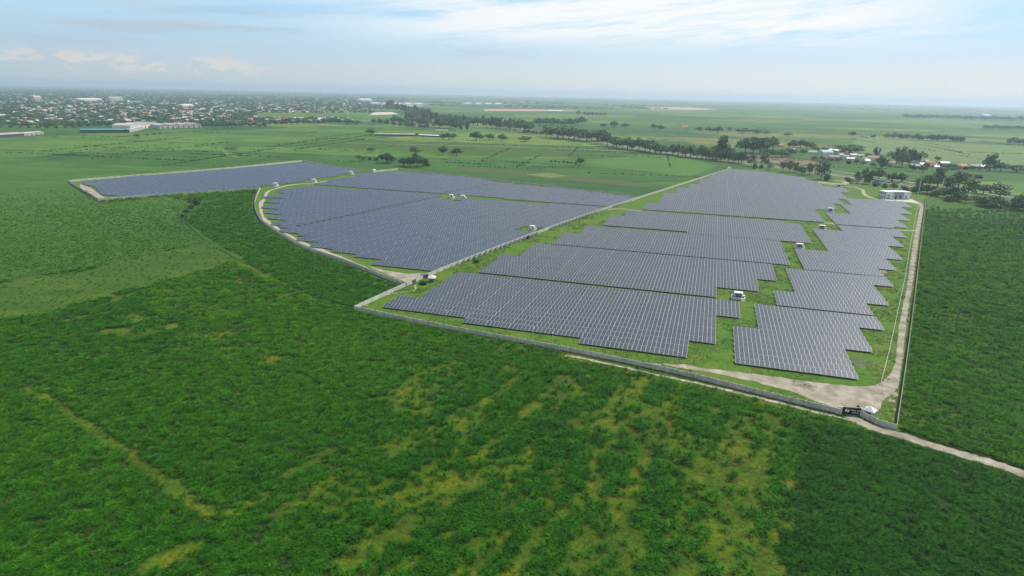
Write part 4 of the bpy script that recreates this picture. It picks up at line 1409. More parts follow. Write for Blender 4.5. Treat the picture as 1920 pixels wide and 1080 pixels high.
# (kind, px, py, height px, width px, label)
for k, x, y, h_, w_, lab in [
    ('round', 696, 285, 8, 14, 'small lone tree left of the round trees behind the north wall'),
    ('broad', 725, 306, 17, 27, 'broad dark tree standing alone left of the big clump behind the wall'),
    ('round', 757, 311, 13, 20, 'leftmost tree of the big dark clump behind the north wall'),
    ('round', 769, 313, 16, 20, 'second tree from left in the big dark clump behind the wall'),
    ('round', 782, 313.5, 22, 20, 'tallest tree in the centre of the big dark clump'),
    ('round', 792, 312, 16, 17, 'fourth tree from left in the big dark clump behind the wall'),
    ('bush', 801, 311, 10, 15, 'lowest tree at the right end of the big dark clump'),
    ('airy', 779, 289.5, 14, 20, 'half-bare tree just above the big dark clump'),
    ('round', 830, 291, 14.5, 17, 'left one of two round trees right of the clump'),
    ('round', 856, 292, 13, 19, 'right one of two round trees right of the clump'),
    ('broad', 893, 263.5, 15, 23, 'broad dome tree, leftmost of three beyond the pale path'),
    ('broad', 918, 263.5, 12, 17, 'middle tree of three beyond the pale path'),
    ('round', 941.5, 265, 12, 15, 'rightmost tree of three beyond the pale path'),
    ('broad', 985, 265.5, 9.5, 22, 'flat twin-crowned tree in the field before the highway'),
    ('round', 1088, 309, 12, 14, 'dark round tree at the right end of the field hedge'),
    ('round', 696, 253.5, 12, 17, 'round tree at the left end of the long farm sheds'),
    ('round', 831, 261.5, 9, 14, 'left one of three low trees at right end of the sheds'),
    ('round', 841, 262, 11, 14, 'middle one of three low trees at right end of the sheds'),
    ('round', 850, 260.5, 9, 12, 'right one of three low trees at right end of the sheds'),
    ('round', 781, 258, 7, 8, 'small brownish tree between the two long sheds'),
    ('round', 257, 258, 6, 11, 'small dark tree in the field right of the teal warehouse'),
    ('bush', 1009, 434.5, 5, 7, 'green bush beside the pale dividing wall'),
    ('bush', 893, 492, 7, 12, 'dark bush against the dividing wall near the guard hut'),
    ('bush', 990, 448, 6, 8, 'single round bush on the strip by the dividing wall'),
    ('bush', 793, 533, 7, 17, 'bush below the dividing wall in front of the guard hut'),
    ('bush', 366, 384, 16, 17, 'tallest bush on the track below the far corner array'),
    ('bush', 359, 391, 8, 13, 'bush just below the tallest one on the track'),
    ('bush', 350, 398, 7, 12, 'third bush down the track in the dark fields'),
    ('bush', 343, 407, 6, 12, 'lowest bush on the track where the ditch starts'),
    ('bush', 478, 362, 6, 12, 'bush outside the curved wall near its far end'),
]:
    tree(k, x, y, h_, lab, None, w_)


def row(kind, pts, n, hp, phrase, jx=2.0, jy=1.0, kinds=None, width=None, hv=.25):
    pts = np.array(pts, float)
    cum = np.concatenate([[0], np.cumsum(np.hypot(*np.diff(pts, axis=0).T))])
    ss = np.linspace(0, cum[-1], n)
    for i, s in enumerate(ss):
        x = np.interp(s, cum, pts[:, 0]) + rnd.uniform(-jx, jx) * .6
        y = np.interp(s, cum, pts[:, 1]) + rnd.uniform(-jy, jy)
        k = kinds[rnd.randrange(len(kinds))] if kinds else kind
        where = 'leftmost' if i == 0 else 'rightmost' if i == n - 1 else ordinal(i + 1) + ' from left'
        h_ = hp * rnd.uniform(1 - hv, 1 + hv * .6)
        tree(k, x, y, h_, '%s, %s in %s' % (KIND_WORD[k], where, phrase.replace('the ', '', 1)), 'trees in ' + phrase, None if width is None else width * rnd.uniform(.8, 1.2))


row('bush', [(672, 297), (690, 299.5), (705, 301)], 4, 6, 'the scrub strip left of the broad tree', 1, .4)
row('bush', [(1033, 303.5), (1060, 305.5), (1080, 307)], 7, 4, 'the field hedge beside the dark round tree', 1, .3)
row('tall', [(725, 204), (770, 212.5), (835, 232)], 22, 13, 'the far eucalyptus belt along the highway', 2, 1)
row('tall', [(742, 232), (790, 236), (850, 242), (875, 246)], 14, 14, 'the front of the dark plantation', 3, 1.5, ['tall', 'round', 'airy'])
row('tall', [(760, 224), (810, 229), (868, 238)], 14, 14, 'the back of the dark plantation', 3, 1.5, ['tall', 'airy'])
row('round', [(700, 233), (750, 238), (800, 243)], 9, 9, 'the tree line above the long sheds', 3, 1)
row('tall', [(838, 229), (880, 234), (930, 241)], 12, 15, 'the upright trees right of the plantation', 2, 1, ['tall', 'airy', 'round'])
row('round', [(930, 241.5), (960, 244), (992, 248)], 8, 18, 'the tall dark group left of the highway bend', 2, 1, ['round', 'airy', 'tall'])
row('round', [(985, 251), (1000, 253), (1014, 255)], 5, 8, 'the low dark group before the highway bend', 1, .5)
row('round', [(1024, 256.5), (1060, 261), (1100, 264), (1130, 265)], 11, 19, 'the dense tree belt at the highway bend', 3, 1, ['round', 'airy', 'broad', 'airy'])
row('round', [(1127, 271), (1165, 279), (1225, 287), (1280, 292)], 16, 19, 'the dark tree belt beside the highway', 3, 1, ['round', 'airy', 'round', 'broad'])
row('round', [(1286, 294), (1320, 298), (1345, 302), (1392, 307)], 12, 20, 'the tree belt at the end of the dividing wall', 4, 1, ['round', 'airy', 'tall', 'round'])
row('round', [(1012, 236), (1040, 235), (1060, 237.5), (1092, 234)], 8, 13, 'the tree group in fields beyond the highway', 3, .8, ['broad', 'round'])
row('round', [(1084, 216.5), (1096, 217)], 2, 7, 'the pair left of the far hedge beyond the highway', 0, .2)
row('round', [(1103, 217.5), (1118, 217.5), (1134, 217.5)], 5, 6, 'the far hedge beyond the highway', 1, .2)
row('tall', [(1664, 259.5), (1740, 263), (1803, 266)], 20, 9, 'the thin row across the green fields', 4, .4, ['tall', 'round', 'airy'], 10)
row('round', [(1892, 270), (1905, 271), (1920, 272)], 4, 11, 'the clump at the right frame edge in the fields', 2, .5, ['airy', 'round'])
row('round', [(1702, 222), (1760, 223), (1830, 224.5), (1920, 227)], 22, 7, 'the far dark hedgerow', 5, .6, ['broad'], 16)
row('round', [(1851, 242.5), (1885, 243), (1920, 244)], 11, 7, 'the second dark hedgerow at right', 3, .4, ['broad'], 12)
row('round', [(383, 240), (430, 239), (495, 238.5)], 14, 9.5, 'the dark tree line right of the white warehouse', 2, .8)
row('round', [(497, 236), (560, 233.5), (640, 231)], 15, 8.5, 'the tree line along the front of the town', 3, .8)
row('round', [(152, 238.5), (200, 237.5), (240, 237)], 8, 8, 'the tree line behind the teal warehouse', 2, .6)
row('bush', [(2, 239), (40, 239.5), (110, 240.5), (140, 240)], 9, 5, 'the hedge at the left end of the plain', 3, .3)
row('bush', [(276, 253.5), (290, 252.5), (300, 251.5)], 3, 3.5, 'the scrub right of the teal warehouse', 1, .2)
row('round', [(1525, 300), (1570, 304), (1640, 312), (1668, 316)], 10, 8, 'the low trees along the village front', 4, 1.5, ['round', 'broad', 'bush'])
row('round', [(1735, 312), (1780, 315), (1850, 320)], 9, 7, 'the low trees among the eastern village roofs', 4, 1.5, ['round', 'broad', 'bush'])
row('round', [(1530, 283), (1575, 288), (1625, 295)], 7, 7, 'the low trees among the western village roofs', 4, 1.5, ['round', 'broad'])
row('round', [(1590, 341), (1660, 352), (1712, 360)], 8, 9, 'the scrubby line behind the office', 4, 1, ['bush', 'round'])
row('round', [(1722, 362), (1790, 378), (1870, 389), (1918, 396)], 14, 15, 'the roadside belt right of the office', 5, 3, ['airy', 'round', 'bush', 'broad'])
# belt by the highway in front of and beside the village
for k, x, y, h_, w_, lab in [
    ('tall', 1352, 298, 36, 22, 'tallest upright tree left of the brown field'),
    ('airy', 1408, 312, 22, 16, 'oval tree standing at the left of the brown field'),
    ('bush', 1415, 316, 10, 9, 'small round bush right of the oval tree'),
    ('bush', 1427, 315.5, 8, 8, 'small bush left of the second oval tree'),
    ('airy', 1433, 313, 23, 16, 'second oval tree before the brown field'),
    ('airy', 1443, 318.5, 13, 11, 'short tree right of the second oval tree'),
    ('airy', 1468, 322, 18, 14, 'left one of the twin trees below the brown field'),
    ('airy', 1480, 323, 20, 14, 'right one of the twin trees below the brown field'),
    ('tall', 1492, 323.5, 16, 9, 'thin pale tree right of the twin trees'),
    ('broad', 1503, 328, 15, 16, 'dark tree just left of a steel pole'),
    ('airy', 1517, 328, 20, 14, 'loose tree just right of a steel pole'),
    ('airy', 1539, 337, 34, 24, 'large loose tree behind the far array edge'),
    ('bush', 1550, 339, 14, 12, 'bush at the foot of the large loose tree'),
    ('airy', 1607, 343, 20, 13, 'left tree of the group behind the substation frame'),
    ('airy', 1620, 343.5, 25, 14, 'middle tree of the group behind the substation frame'),
    ('airy', 1630, 345.5, 23, 12, 'right tree of the group behind the substation frame'),
    ('round', 1647, 337.5, 18, 22, 'dark round tree behind the pale blue bus'),
    ('round', 1672, 342.5, 16, 18, 'dark tree between the bus and the white van'),
    ('round', 1689, 342, 15, 18, 'dark tree just behind the white van'),
    ('airy', 1722, 357, 22, 18, 'loose tree left of the big group right of the office'),
    ('broad', 1742, 353, 24, 22, 'dark tree at the left of the big group right of the office'),
    ('tall', 1757, 350, 30, 17, 'upright tree in the big group right of the office'),
    ('airy', 1776, 359, 26, 22, 'loose tree beside the second steel pole right of the office'),
    ('broad', 1788, 374, 22, 30, 'low dark spreading tree below the big group'),
    ('airy', 1796, 356, 30, 28, 'large olive tree behind the low spreading tree'),
    ('airy', 1813, 372, 34, 28, 'tall reddish-olive tree right of the low spreading tree'),
    ('broad', 1843, 364, 17, 24, 'dark spreading tree before the bright green field'),
    ('broad', 1857, 387, 19, 40, 'wide dark tree clump nearest the bottom right road'),
    ('airy', 1874, 371, 24, 34, 'loose olive tree behind the wide dark clump'),
    ('round', 1905, 389, 18, 20, 'dark tree left of the right frame edge by the road'),
    ('airy', 1918, 392, 28, 24, 'tree cut by the right frame edge beside the road'),
    ('bush', 1746, 366.5, 6, 12, 'small bush on the highway verge right of the office'),
    ('broad', 1595, 290, 18, 42, 'great dark dome tree at the left of the village'),
    ('feather', 1642, 296, 17, 12, 'feathery tree rising from the village roofs'),
    ('feather', 1682, 304, 22, 34, 'left plume of the large bamboo clump in the village'),
    ('feather', 1700, 305, 24, 38, 'middle plume of the large bamboo clump in the village'),
    ('feather', 1717, 306, 19, 30, 'right plume of the large bamboo clump in the village'),
    ('round', 1691, 313, 24, 24, 'round green tree in front of the bamboo clump'),
    ('round', 1652, 315, 19, 20, 'dark round tree at the lower edge of the village'),
    ('round', 1710, 321.5, 12, 14, 'left one of the two dark trees below the village'),
    ('round', 1730, 323, 12, 14, 'right one of the two dark trees below the village'),
    ('feather', 1855, 320, 27, 30, 'tall palm-like tree at the right end of the village'),
    ('round', 1876, 321, 14, 22, 'dark tree right of the palm-like tree'),
    ('broad', 1906, 323, 13, 28, 'greyish tree at the right end of the village row'),
    ('round', 1757, 303, 9, 10, 'small pointed tree between village roofs'),
    ('broad', 1785, 317, 10, 22, 'low dark tree left of the red-roofed house'),
    ('broad', 1765, 326, 9, 16, 'low tree in the hedge below the village'),
    ('bush', 1805, 331, 10, 22, 'bush in the hedge below the village houses'),
    ('bush', 1832, 334, 7, 18, 'bush at the right end of the hedge below the village'),
    ('broad', 1397, 287, 25, 30, 'leftmost tree of the dense dark wood beyond the highway'),
    ('broad', 1412, 286, 27, 30, 'second tree of the dense dark wood beyond the highway'),
    ('broad', 1424, 289, 27, 28, 'third tree of the dense dark wood beyond the highway'),
    ('round', 1437, 281, 20, 22, 'fourth tree of the dense dark wood beyond the highway'),
    ('round', 1449, 280, 20, 20, 'rightmost tree of the dense dark wood beyond the highway'),
    ('broad', 1441, 294, 14, 26, 'low dark tree above the brown field'),
    ('broad', 1465, 295, 13, 26, 'second low dark tree above the brown field'),
    ('broad', 1481, 293, 14, 20, 'third low dark tree above the brown field'),
    ('round', 1487, 279, 14, 18, 'left tree of the grove left of the green roof'),
    ('round', 1500, 278, 14, 18, 'second tree of the grove left of the green roof'),
    ('round', 1512, 280, 13, 18, 'third tree of the grove left of the green roof'),
    ('round', 1522, 279, 11, 12, 'right tree of the grove left of the green roof'),
    ('round', 1505, 290, 9, 14, 'low tree below the grove left of the green roof'),
    ('broad', 1310, 247, 8, 13, 'leftmost tree standing in fields beyond the highway belt'),
    ('broad', 1330, 247.5, 8, 15, 'second tree standing in fields beyond the highway belt'),
    ('round', 1346, 250, 12, 16, 'darkest tree standing in fields beyond the highway belt'),
    ('airy', 1368, 247, 8, 9, 'pale thin tree in fields beyond the highway belt'),
    ('broad', 1392, 250, 9, 24, 'wide low tree in fields beyond the highway belt'),
    ('broad', 1418, 251, 8, 18, 'low tree right of the wide low tree in the fields'),
    ('broad', 1436, 251.5, 6, 16, 'lowest tree at right of the field tree line'),
    ('broad', 1477, 256, 7, 13, 'small spreading tree by a white roadside patch in the fields'),
    ('round', 1598, 255.5, 8, 12, 'lone round tree in the middle of the wide green fields'),
    ('bush', 1638, 257, 4.5, 9, 'lone small bush right of the lone round tree'),
    ('broad', 1131, 239, 7, 12, 'flat tree left of the trio in fields beyond the highway'),
    ('round', 1151, 239.5, 11, 13, 'tallest tree of the trio in fields beyond the highway'),
    ('broad', 1172, 240, 8, 15, 'right tree of the trio in fields beyond the highway'),
    ('round', 1225, 242, 9, 11, 'left tree of the pair beside the pale field'),
    ('broad', 1238, 244, 9, 13, 'right tree of the pair beside the pale field'),
    ('round', 652, 234, 10, 22, 'dark tree at left end of the grove by the town fields'),
    ('round', 668, 234, 8, 18, 'dark tree at right end of the grove by the town fields'),
]:
    tree(k, x, y, h_, lab, None, w_)
print('trees', tree_count)


# ------------------------------------------------------------------ houses
def house(px, py, wpx, hpx, roof, label, group=None, ang=None, wallm='wall_cream', simple=False, name='house', ratio=0.7, cat='house'):
    s = ppm(px, py)
    w = wpx / s; h_ = max(3.0, hpx / s); d = w * ratio
    pt = G(px, py)
    a = rnd.uniform(-.4, .4) if ang is None else ang
    eh = h_ * .58
    o = thing(name, label, cat, (pt[0], pt[1], 0), a, group)
    if True:
        q = MB(); q.box(-w / 2, w / 2, -d / 2, d / 2, 0, eh)
        q.face([(-w / 2, -d / 2, eh), (-w / 2, 0, h_ - .1), (-w / 2, d / 2, eh)]); q.face([(w / 2, -d / 2, eh), (w / 2, d / 2, eh), (w / 2, 0, h_ - .1)])
        q.obj('wall', M[wallm], o)
        q = MB(); ov = .5; e2 = eh - .1
        for sg in (-1, 1):
            A = [(-w / 2 - ov, sg * (d / 2 + ov), e2), (w / 2 + ov, sg * (d / 2 + ov), e2), (w / 2 + ov, 0, h_), (-w / 2 - ov, 0, h_)]
            q.quad(*(A if sg < 0 else A[::-1]))
            B = [(x, y, z - .15) for x, y, z in A]
            q.quad(*(B[::-1] if sg < 0 else B))
            q.quad(A[0], A[1], B[1], B[0])
        q.obj('roof', M[roof], o)
    if not simple:
        q = MB(); q.box(-.5, .5, -d / 2 - .04, -d / 2 - .005, 0.05, min(2.1, eh - .3)); q.obj('door', M['dark_grey'], o)
        for x in (-w * .3, w * .3):
            q = MB(); q.box(x - .6, x + .6, -d / 2 - .04, -d / 2 - .005, 0.9, min(2.1, eh - .3)); q.obj('window', M['glass'], o)
    return o


for px, py, w_, h_, rf, lab in [
    (1460, 275.5, 20, 6, 'roof_red', 'red-roofed house at the right of the dark wood'),
    (1430, 271, 14, 6, 'roof_grey', 'grey house half hidden in the dark wood'),
    (1485, 285, 9, 7, 'roof_white', 'small white gabled house below the grove'),
    (1527, 288.5, 26, 6, 'roof_green', 'long low green-grey roof left of the large green hall'),
    (1547, 290, 30, 9, 'roof_green', 'large hall with pale green roof in the village'),
    (1566, 285, 11, 5, 'roof_white', 'bright white-roofed house right of the green hall'),
    (1556, 283, 12, 4, 'roof_white', 'white roof just behind the green hall'),
    (1578, 291, 14, 6, 'roof_red', 'red-roofed house below the great dome tree'),
    (1564, 297, 20, 6, 'roof_grey', 'grey-roofed house below the green hall'),
    (1600, 293, 14, 5, 'roof_white', 'white-roofed house under the right of the dome tree'),
    (1614, 294, 12, 5, 'roof_grey', 'grey roof right of the dome tree'),
    (1594, 300, 16, 5, 'roof_white', 'pale roof in the lower row of the village'),
    (1625, 305, 12, 7, 'roof_white', 'white-walled house left of the lower dark tree'),
    (1637, 301, 18, 8, 'roof_red', 'brownish-red house left of the lower dark tree'),
    (1641, 297, 12, 5, 'roof_grey', 'grey roof behind the brownish-red house'),
    (1667, 309, 14, 6, 'roof_red', 'red-brown roof left of the bamboo clump'),
    (1711, 306, 17, 6, 'roof_white', 'white-roofed house right of the bamboo clump'),
    (1727, 311, 16, 6, 'roof_white', 'second white-roofed house right of the bamboo clump'),
    (1742, 308, 18, 6, 'roof_red', 'pinkish-roofed house behind the white-roofed pair'),
    (1752, 311, 12, 4, 'roof_grey', 'small grey roof right of the white-roofed pair'),
    (1770, 308, 20, 5, 'roof_white', 'long pale roof right of the small pointed tree'),
    (1800, 316, 24, 9, 'roof_red', 'large red-roofed house in the right half of the village'),
    (1826, 316, 22, 8, 'roof_grey', 'large grey-roofed house right of the red-roofed one'),
    (1843, 315, 14, 6, 'roof_white', 'white gabled house left of the palm-like tree'),
    (1370, 280, 9, 7, 'roof_grey', 'grey house left of the dark wood'),
    (1018, 250, 7, 6, 'roof_white', 'small white building at the highway bend'),
    (1283, 241, 14, 5, 'roof_red', 'reddish house in fields beyond the highway'),
]:
    house(px, py, w_ * .8, h_, rf, lab, 'village houses beyond the highway', None, rnd.choice(['wall_cream', 'wall_white']))


for i in range(26):
    x = 1535 + i * 12.4 + rnd.uniform(-4, 4)
    y = np.interp(x, [1530, 1620, 1680, 1850], [293, 300, 307, 316]) + rnd.uniform(-6, 5)
    rf = ('roof_grey', 'roof_red', 'roof_white', 'roof_grey')[i % 4]
    house(x, y, rnd.uniform(6, 11), rnd.uniform(4, 5.5), rf, 'tiny %s-roofed hut, %s from left among the village trees' % (rf[5:], ordinal(i + 1)), 'huts among the village trees', None, rnd.choice(['wall_cream', 'wall_white']), simple=True)


def shed(px0, py0, px1, py1, depth, h_, roof, label, wallm='wall_cream', name='warehouse', saw=0, cat='warehouse'):
    a = G(px0, py0); b = G(px1, py1)
    d = (b - a)[:2]; L = float(np.hypot(*d)); ang = math.atan2(d[1], d[0])
    o = thing(name, label, cat, (a[0], a[1], 0), ang)
    n = saw or 1
    q = MB(); q.box(0, L, 0, depth, 0, h_ * .7); wl = q.obj('wall', M[wallm], o)
    for k in range(n):
        q = MB()
        if saw:
            x0, x1 = L * k / n, L * (k + 1) / n
            A = [(x0, -.5, h_ * .7 + .05), ((x0 + x1) / 2, -.5, h_), (x1, -.5, h_ * .7 + .05)]
            B = [(x, depth + .5, z) for x, _, z in A]
            q.quad(A[0], A[1], B[1], B[0]); q.quad(A[1], A[2], B[2], B[1]); q.face(A[::-1]); q.face(B)
        else:
            A = [(-.6, -.8, h_ * .7 + .05), (L + .6, -.8, h_ * .7 + .05), (L + .6, depth / 2, h_), (-.6, depth / 2, h_)]
            B = [(-.6, depth / 2, h_), (L + .6, depth / 2, h_), (L + .6, depth + .8, h_ * .7 + .05), (-.6, depth + .8, h_ * .7 + .05)]
            q.quad(*A); q.quad(*B); q.face([A[0], A[3], B[3]]); q.face([A[1], B[2], A[2]])
        q.obj('roof', M[roof], o)
    k = max(3, int(L / 14))
    for i in range(k):
        x = L * (i + .5) / k
        q = MB(); q.box(x - 2, x + 2, -.06, -.01, .05, h_ * .45); q.obj('door', M['dark_grey'], o)
    return o


shed(150, 249, 243, 248.5, 34, 9, 'roof_teal', 'long low teal-roofed warehouse at left edge of the town', 'dark_grey')
shed(243.5, 248.5, 270, 242.5, 12, 9, 'roof_grey', 'pale end block joined to the teal-roofed warehouse', 'wall_cream')
shed(245, 243, 300, 238.5, 50, 15, 'roof_grey', 'grey-roofed warehouse behind the teal one', 'wall_cream', saw=3)
shed(300, 241.5, 378, 239, 55, 13, 'roof_rust', 'pale zigzag-roofed warehouse right of the grey one', 'roof_grey', saw=4)
shed(702, 254.5, 778, 255.5, 15, 6, 'roof_rust', 'long rusty farm shed with pale roof, left one', 'dark_grey', 'farm_shed', cat='shed')
shed(785, 255.5, 826, 257.5, 14, 5, 'roof_white', 'shorter white-roofed farm shed right of the rusty one', 'dark_grey', 'farm_shed', cat='shed')
shed(817, 246.5, 840, 246.8, 12, 5, 'roof_rust', 'small pinkish shed behind the farm sheds', 'wall_cream', 'farm_shed', cat='shed')
shed(0, 258, 45, 255, 30, 8, 'roof_rust', 'low rusty shed at the left frame edge', 'dark_grey', 'farm_shed', cat='shed')
shed(46, 255, 82, 251.5, 22, 7, 'roof_rust', 'low rusty shed right of the one at the frame edge', 'roof_grey', 'farm_shed', cat='shed')
shed(706, 197.5, 805, 198.5, 180, 20, 'roof_white', 'wide pale factory left of the highway far away', 'wall_white', 'factory', saw=5, cat='factory')
shed(878, 198.5, 952, 199.5, 160, 26, 'roof_white', 'white factory block in the far centre', 'wall_white', 'factory', saw=4, cat='factory')
shed(676, 190.5, 698, 190.5, 60, 30, 'roof_white', 'small white factory left of the wide pale factory', 'wall_white', 'factory', cat='factory')
shed(343, 201, 364, 200.5, 40, 16, 'roof_white', 'wide cream block in the middle of the town', 'wall_cream', 'large_building', cat='building')
shed(66, 191, 79, 191, 40, 38, 'roof_grey', 'tall cream block at left of the town skyline', 'wall_cream', 'large_building', cat='building')
shed(208, 191, 232, 191, 60, 34, 'roof_grey', 'wide beige block on the town skyline', 'wall_cream', 'large_building', cat='building')
shed(150, 190, 192, 189.5, 60, 20, 'roof_white', 'long cream block left of the wide beige one', 'wall_cream', 'large_building', cat='building')
shed(1028, 210.5, 1055, 211, 30, 14, 'roof_white', 'row of white roofs on the reddish earth strip', 'wall_white', 'large_building', cat='building')
shed(1846, 219.5, 1858, 219.5, 60, 22, 'roof_white', 'lone white factory in the far right hedgerow', 'wall_white', 'factory', cat='factory')

# the town: 240 nearest houses as things, the rest as one mass
ROOFS = [('roof_red', 'red'), ('roof_white', 'white'), ('roof_grey', 'grey'), ('roof_grey', 'grey'), ('roof_red', 'red')]
ROOF_IDX = ['roof_red', 'roof_white', 'roof_grey']
cand = []
while len(cand) < 1150:
    x = rnd.uniform(-20, 1000); 
    yh = 154.8 + .02137 * x
    dy = rnd.uniform(18, 78)
    y = yh + dy
    lim = 236 if x < 150 else 232 if x < 420 else 229 if x < 660 else 205 if x < 700 else 196
    if y > lim:
        continue
    if x > 430 and 212 < y < 222:
        continue
    if rnd.random() > (0.4 + .6 * math.sin(x * .043 + y * .31) ** 2):
        continue
    cand.append((y - yh, x, y))
cand.sort(reverse=True)
town = []
for bnd in range(12):
    town += [(x, y, bnd, k) for k, (dy, x, y) in enumerate(sorted(cand[bnd * 20:bnd * 20 + 20], key=lambda c: c[1]))]
for x, y, bnd, k in town:
    rf, word = rnd.choice(ROOFS)
    s = ppm(x, y)
    where = 'leftmost' if k == 0 else 'rightmost' if k == 19 else ordinal(k + 1) + ' from the left'
    band = 'nearest' if bnd == 0 else ordinal(bnd + 1)
    house(x, y, rnd.uniform(8, 16) * s, rnd.uniform(4.5, 8) * s, rf, 'small %s-roofed house, %s in the %s row of the distant town' % (word, where, band), 'small houses of the distant town', None, rnd.choice(['wall_cream', 'wall_white']), simple=True)
tb = MB()
for dy, x, y in cand[240:]:
    g = G(x, y); k = rnd.choice((0, 2, 2, 1, 2, 0))
    w = rnd.uniform(9, 22); d = rnd.uniform(8, 16); h_ = rnd.uniform(4, 9) * (1.8 if rnd.random() < .08 else 1)
    a = rnd.uniform(-.5, .5)
    tb.box(-w / 2, w / 2, -d / 2, d / 2, 0, h_ * .6, 3, a, g)
    c, s = math.cos(a), math.sin(a)
    R_ = lambda X, Y, Zz: (g[0] + c * X - s * Y, g[1] + s * X + c * Y, Zz)
    e = h_ * .6 + .03
    tb.quad(R_(-w / 2, -d / 2 - .4, e), R_(w / 2, -d / 2 - .4, e), R_(w / 2, 0, h_), R_(-w / 2, 0, h_), k)
    tb.quad(R_(-w / 2, 0, h_), R_(w / 2, 0, h_), R_(w / 2, d / 2 + .4, e), R_(-w / 2, d / 2 + .4, e), k)
    tb.face([R_(-w / 2, -d / 2, e), R_(-w / 2, 0, h_), R_(-w / 2, d / 2, e)], 3); tb.face([R_(w / 2, -d / 2, e), R_(w / 2, d / 2, e), R_(w / 2, 0, h_)], 3)
tb.obj('town_buildings', [M['roof_red'], M['roof_white'], M['roof_grey'], M['wall_cream']], kind='stuff')
for i, (x, y, h_) in enumerate([(107, 223, 7), (126, 222, 6), (444, 236, 8), (476, 237, 10), (832, 191, 7), (651, 189, 5), (1015, 192, 5)]):
    pt = G(x, y); t = thing('water_tower', 'slim white tower, %s of the towers in the far town' % (['leftmost', 'second from left', 'third from left', 'fourth from left', 'sixth from left', 'fifth from left', 'rightmost'][i]), 'tower', (pt[0], pt[1], 0), 0, 'slim towers in the far town')
    hh = h_ / ppm(x, y)
    q = MB(); q.tube((0, 0, 0), (0, 0, hh * .75), hh * .06, hh * .05, 8); q.obj('shaft', M['white_paint'], t)
    q = MB(); q.tube((0, 0, hh * .75), (0, 0, hh), hh * .10, hh * .12, 10); q.obj('tank', M['wall_white'], t)


# ------------------------------------------------------------------ scattered vegetation (geometry nodes on point meshes)
def scatter(name, pts, rots, scl, tone, protos, mats_label=None):
    me = bpy.data.meshes.new(name)
    me.vertices.add(len(pts)); me.vertices.foreach_set('co', np.ascontiguousarray(pts, np.float32).ravel())
    at = me.attributes.new('rot', 'FLOAT_VECTOR', 'POINT'); at.data.foreach_set('vector', np.ascontiguousarray(rots, np.float32).ravel())
    at = me.attributes.new('scl', 'FLOAT_VECTOR', 'POINT'); at.data.foreach_set('vector', np.ascontiguousarray(scl, np.float32).ravel())
    at = me.attributes.new('tone', 'FLOAT', 'POINT'); at.data.foreach_set('value', np.ascontiguousarray(tone, np.float32))
    me.update()
    o = link(name, me, kind='stuff')
    pc = bpy.data.collections.new(name + '_clumps')
    for k, pm in enumerate(protos):
        pc.objects.link(bpy.data.objects.new('clump', pm))
    ng = bpy.data.node_groups.new(name, 'GeometryNodeTree')
    ng.interface.new_socket('Geometry', in_out='INPUT', socket_type='NodeSocketGeometry')
    ng.interface.new_socket('Geometry', in_out='OUTPUT', socket_type='NodeSocketGeometry')
    N = ng.nodes; L = ng.links
    gi = N.new('NodeGroupInput'); go = N.new('NodeGroupOutput')
    ip = N.new('GeometryNodeInstanceOnPoints')
    ci = N.new('GeometryNodeCollectionInfo'); ci.inputs['Collection'].default_value = pc
    ci.inputs['Separate Children'].default_value = True; ci.inputs['Reset Children'].default_value = True
    L.new(gi.outputs[0], ip.inputs['Points']); L.new(ci.outputs[0], ip.inputs['Instance'])
    ip.inputs['Pick Instance'].default_value = True
    rv = N.new('FunctionNodeRandomValue'); rv.data_type = 'INT'
    rv.inputs[4].default_value = 0; rv.inputs[5].default_value = len(protos) - 1
    L.new(rv.outputs[2], ip.inputs['Instance Index'])
    for nm, sock in (('rot', 'Rotation'), ('scl', 'Scale')):
        na = N.new('GeometryNodeInputNamedAttribute'); na.data_type = 'FLOAT_VECTOR'; na.inputs[0].default_value = nm
        if nm == 'rot':
            er = N.new('FunctionNodeEulerToRotation')
            L.new(na.outputs[0], er.inputs[0]); L.new(er.outputs[0], ip.inputs[sock])
        else:
            L.new(na.outputs[0], ip.inputs[sock])
    L.new(ip.outputs[0], go.inputs[0])
    md = o.modifiers.new('scatter', 'NODES'); md.node_group = ng
    return o


def cane_material():
    m = bpy.data.materials.new('cane_leaf')
    m.use_nodes = True
    t = NT(m.node_tree)
    b = t.n['Principled BSDF']
    at = t.node('ShaderNodeAttribute', attribute_type='INSTANCER', attribute_name='tone')
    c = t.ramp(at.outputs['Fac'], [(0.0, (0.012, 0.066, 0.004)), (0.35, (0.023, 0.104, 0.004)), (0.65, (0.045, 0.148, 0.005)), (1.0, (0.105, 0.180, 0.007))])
    oi = t.node('ShaderNodeObjectInfo')
    c = t.mix(1.0, c, t.ramp(oi.outputs['Random'], [(0, (.58, .62, .58)), (1, (1.42, 1.34, 1.3))]), 'MULTIPLY')
    t.l.new(c, b.inputs['Base Color'])
    b.inputs['Roughness'].default_value = 0.75
    b.inputs['Specular IOR Level'].default_value = 0.08
    return m


M['cane'] = cane_material()


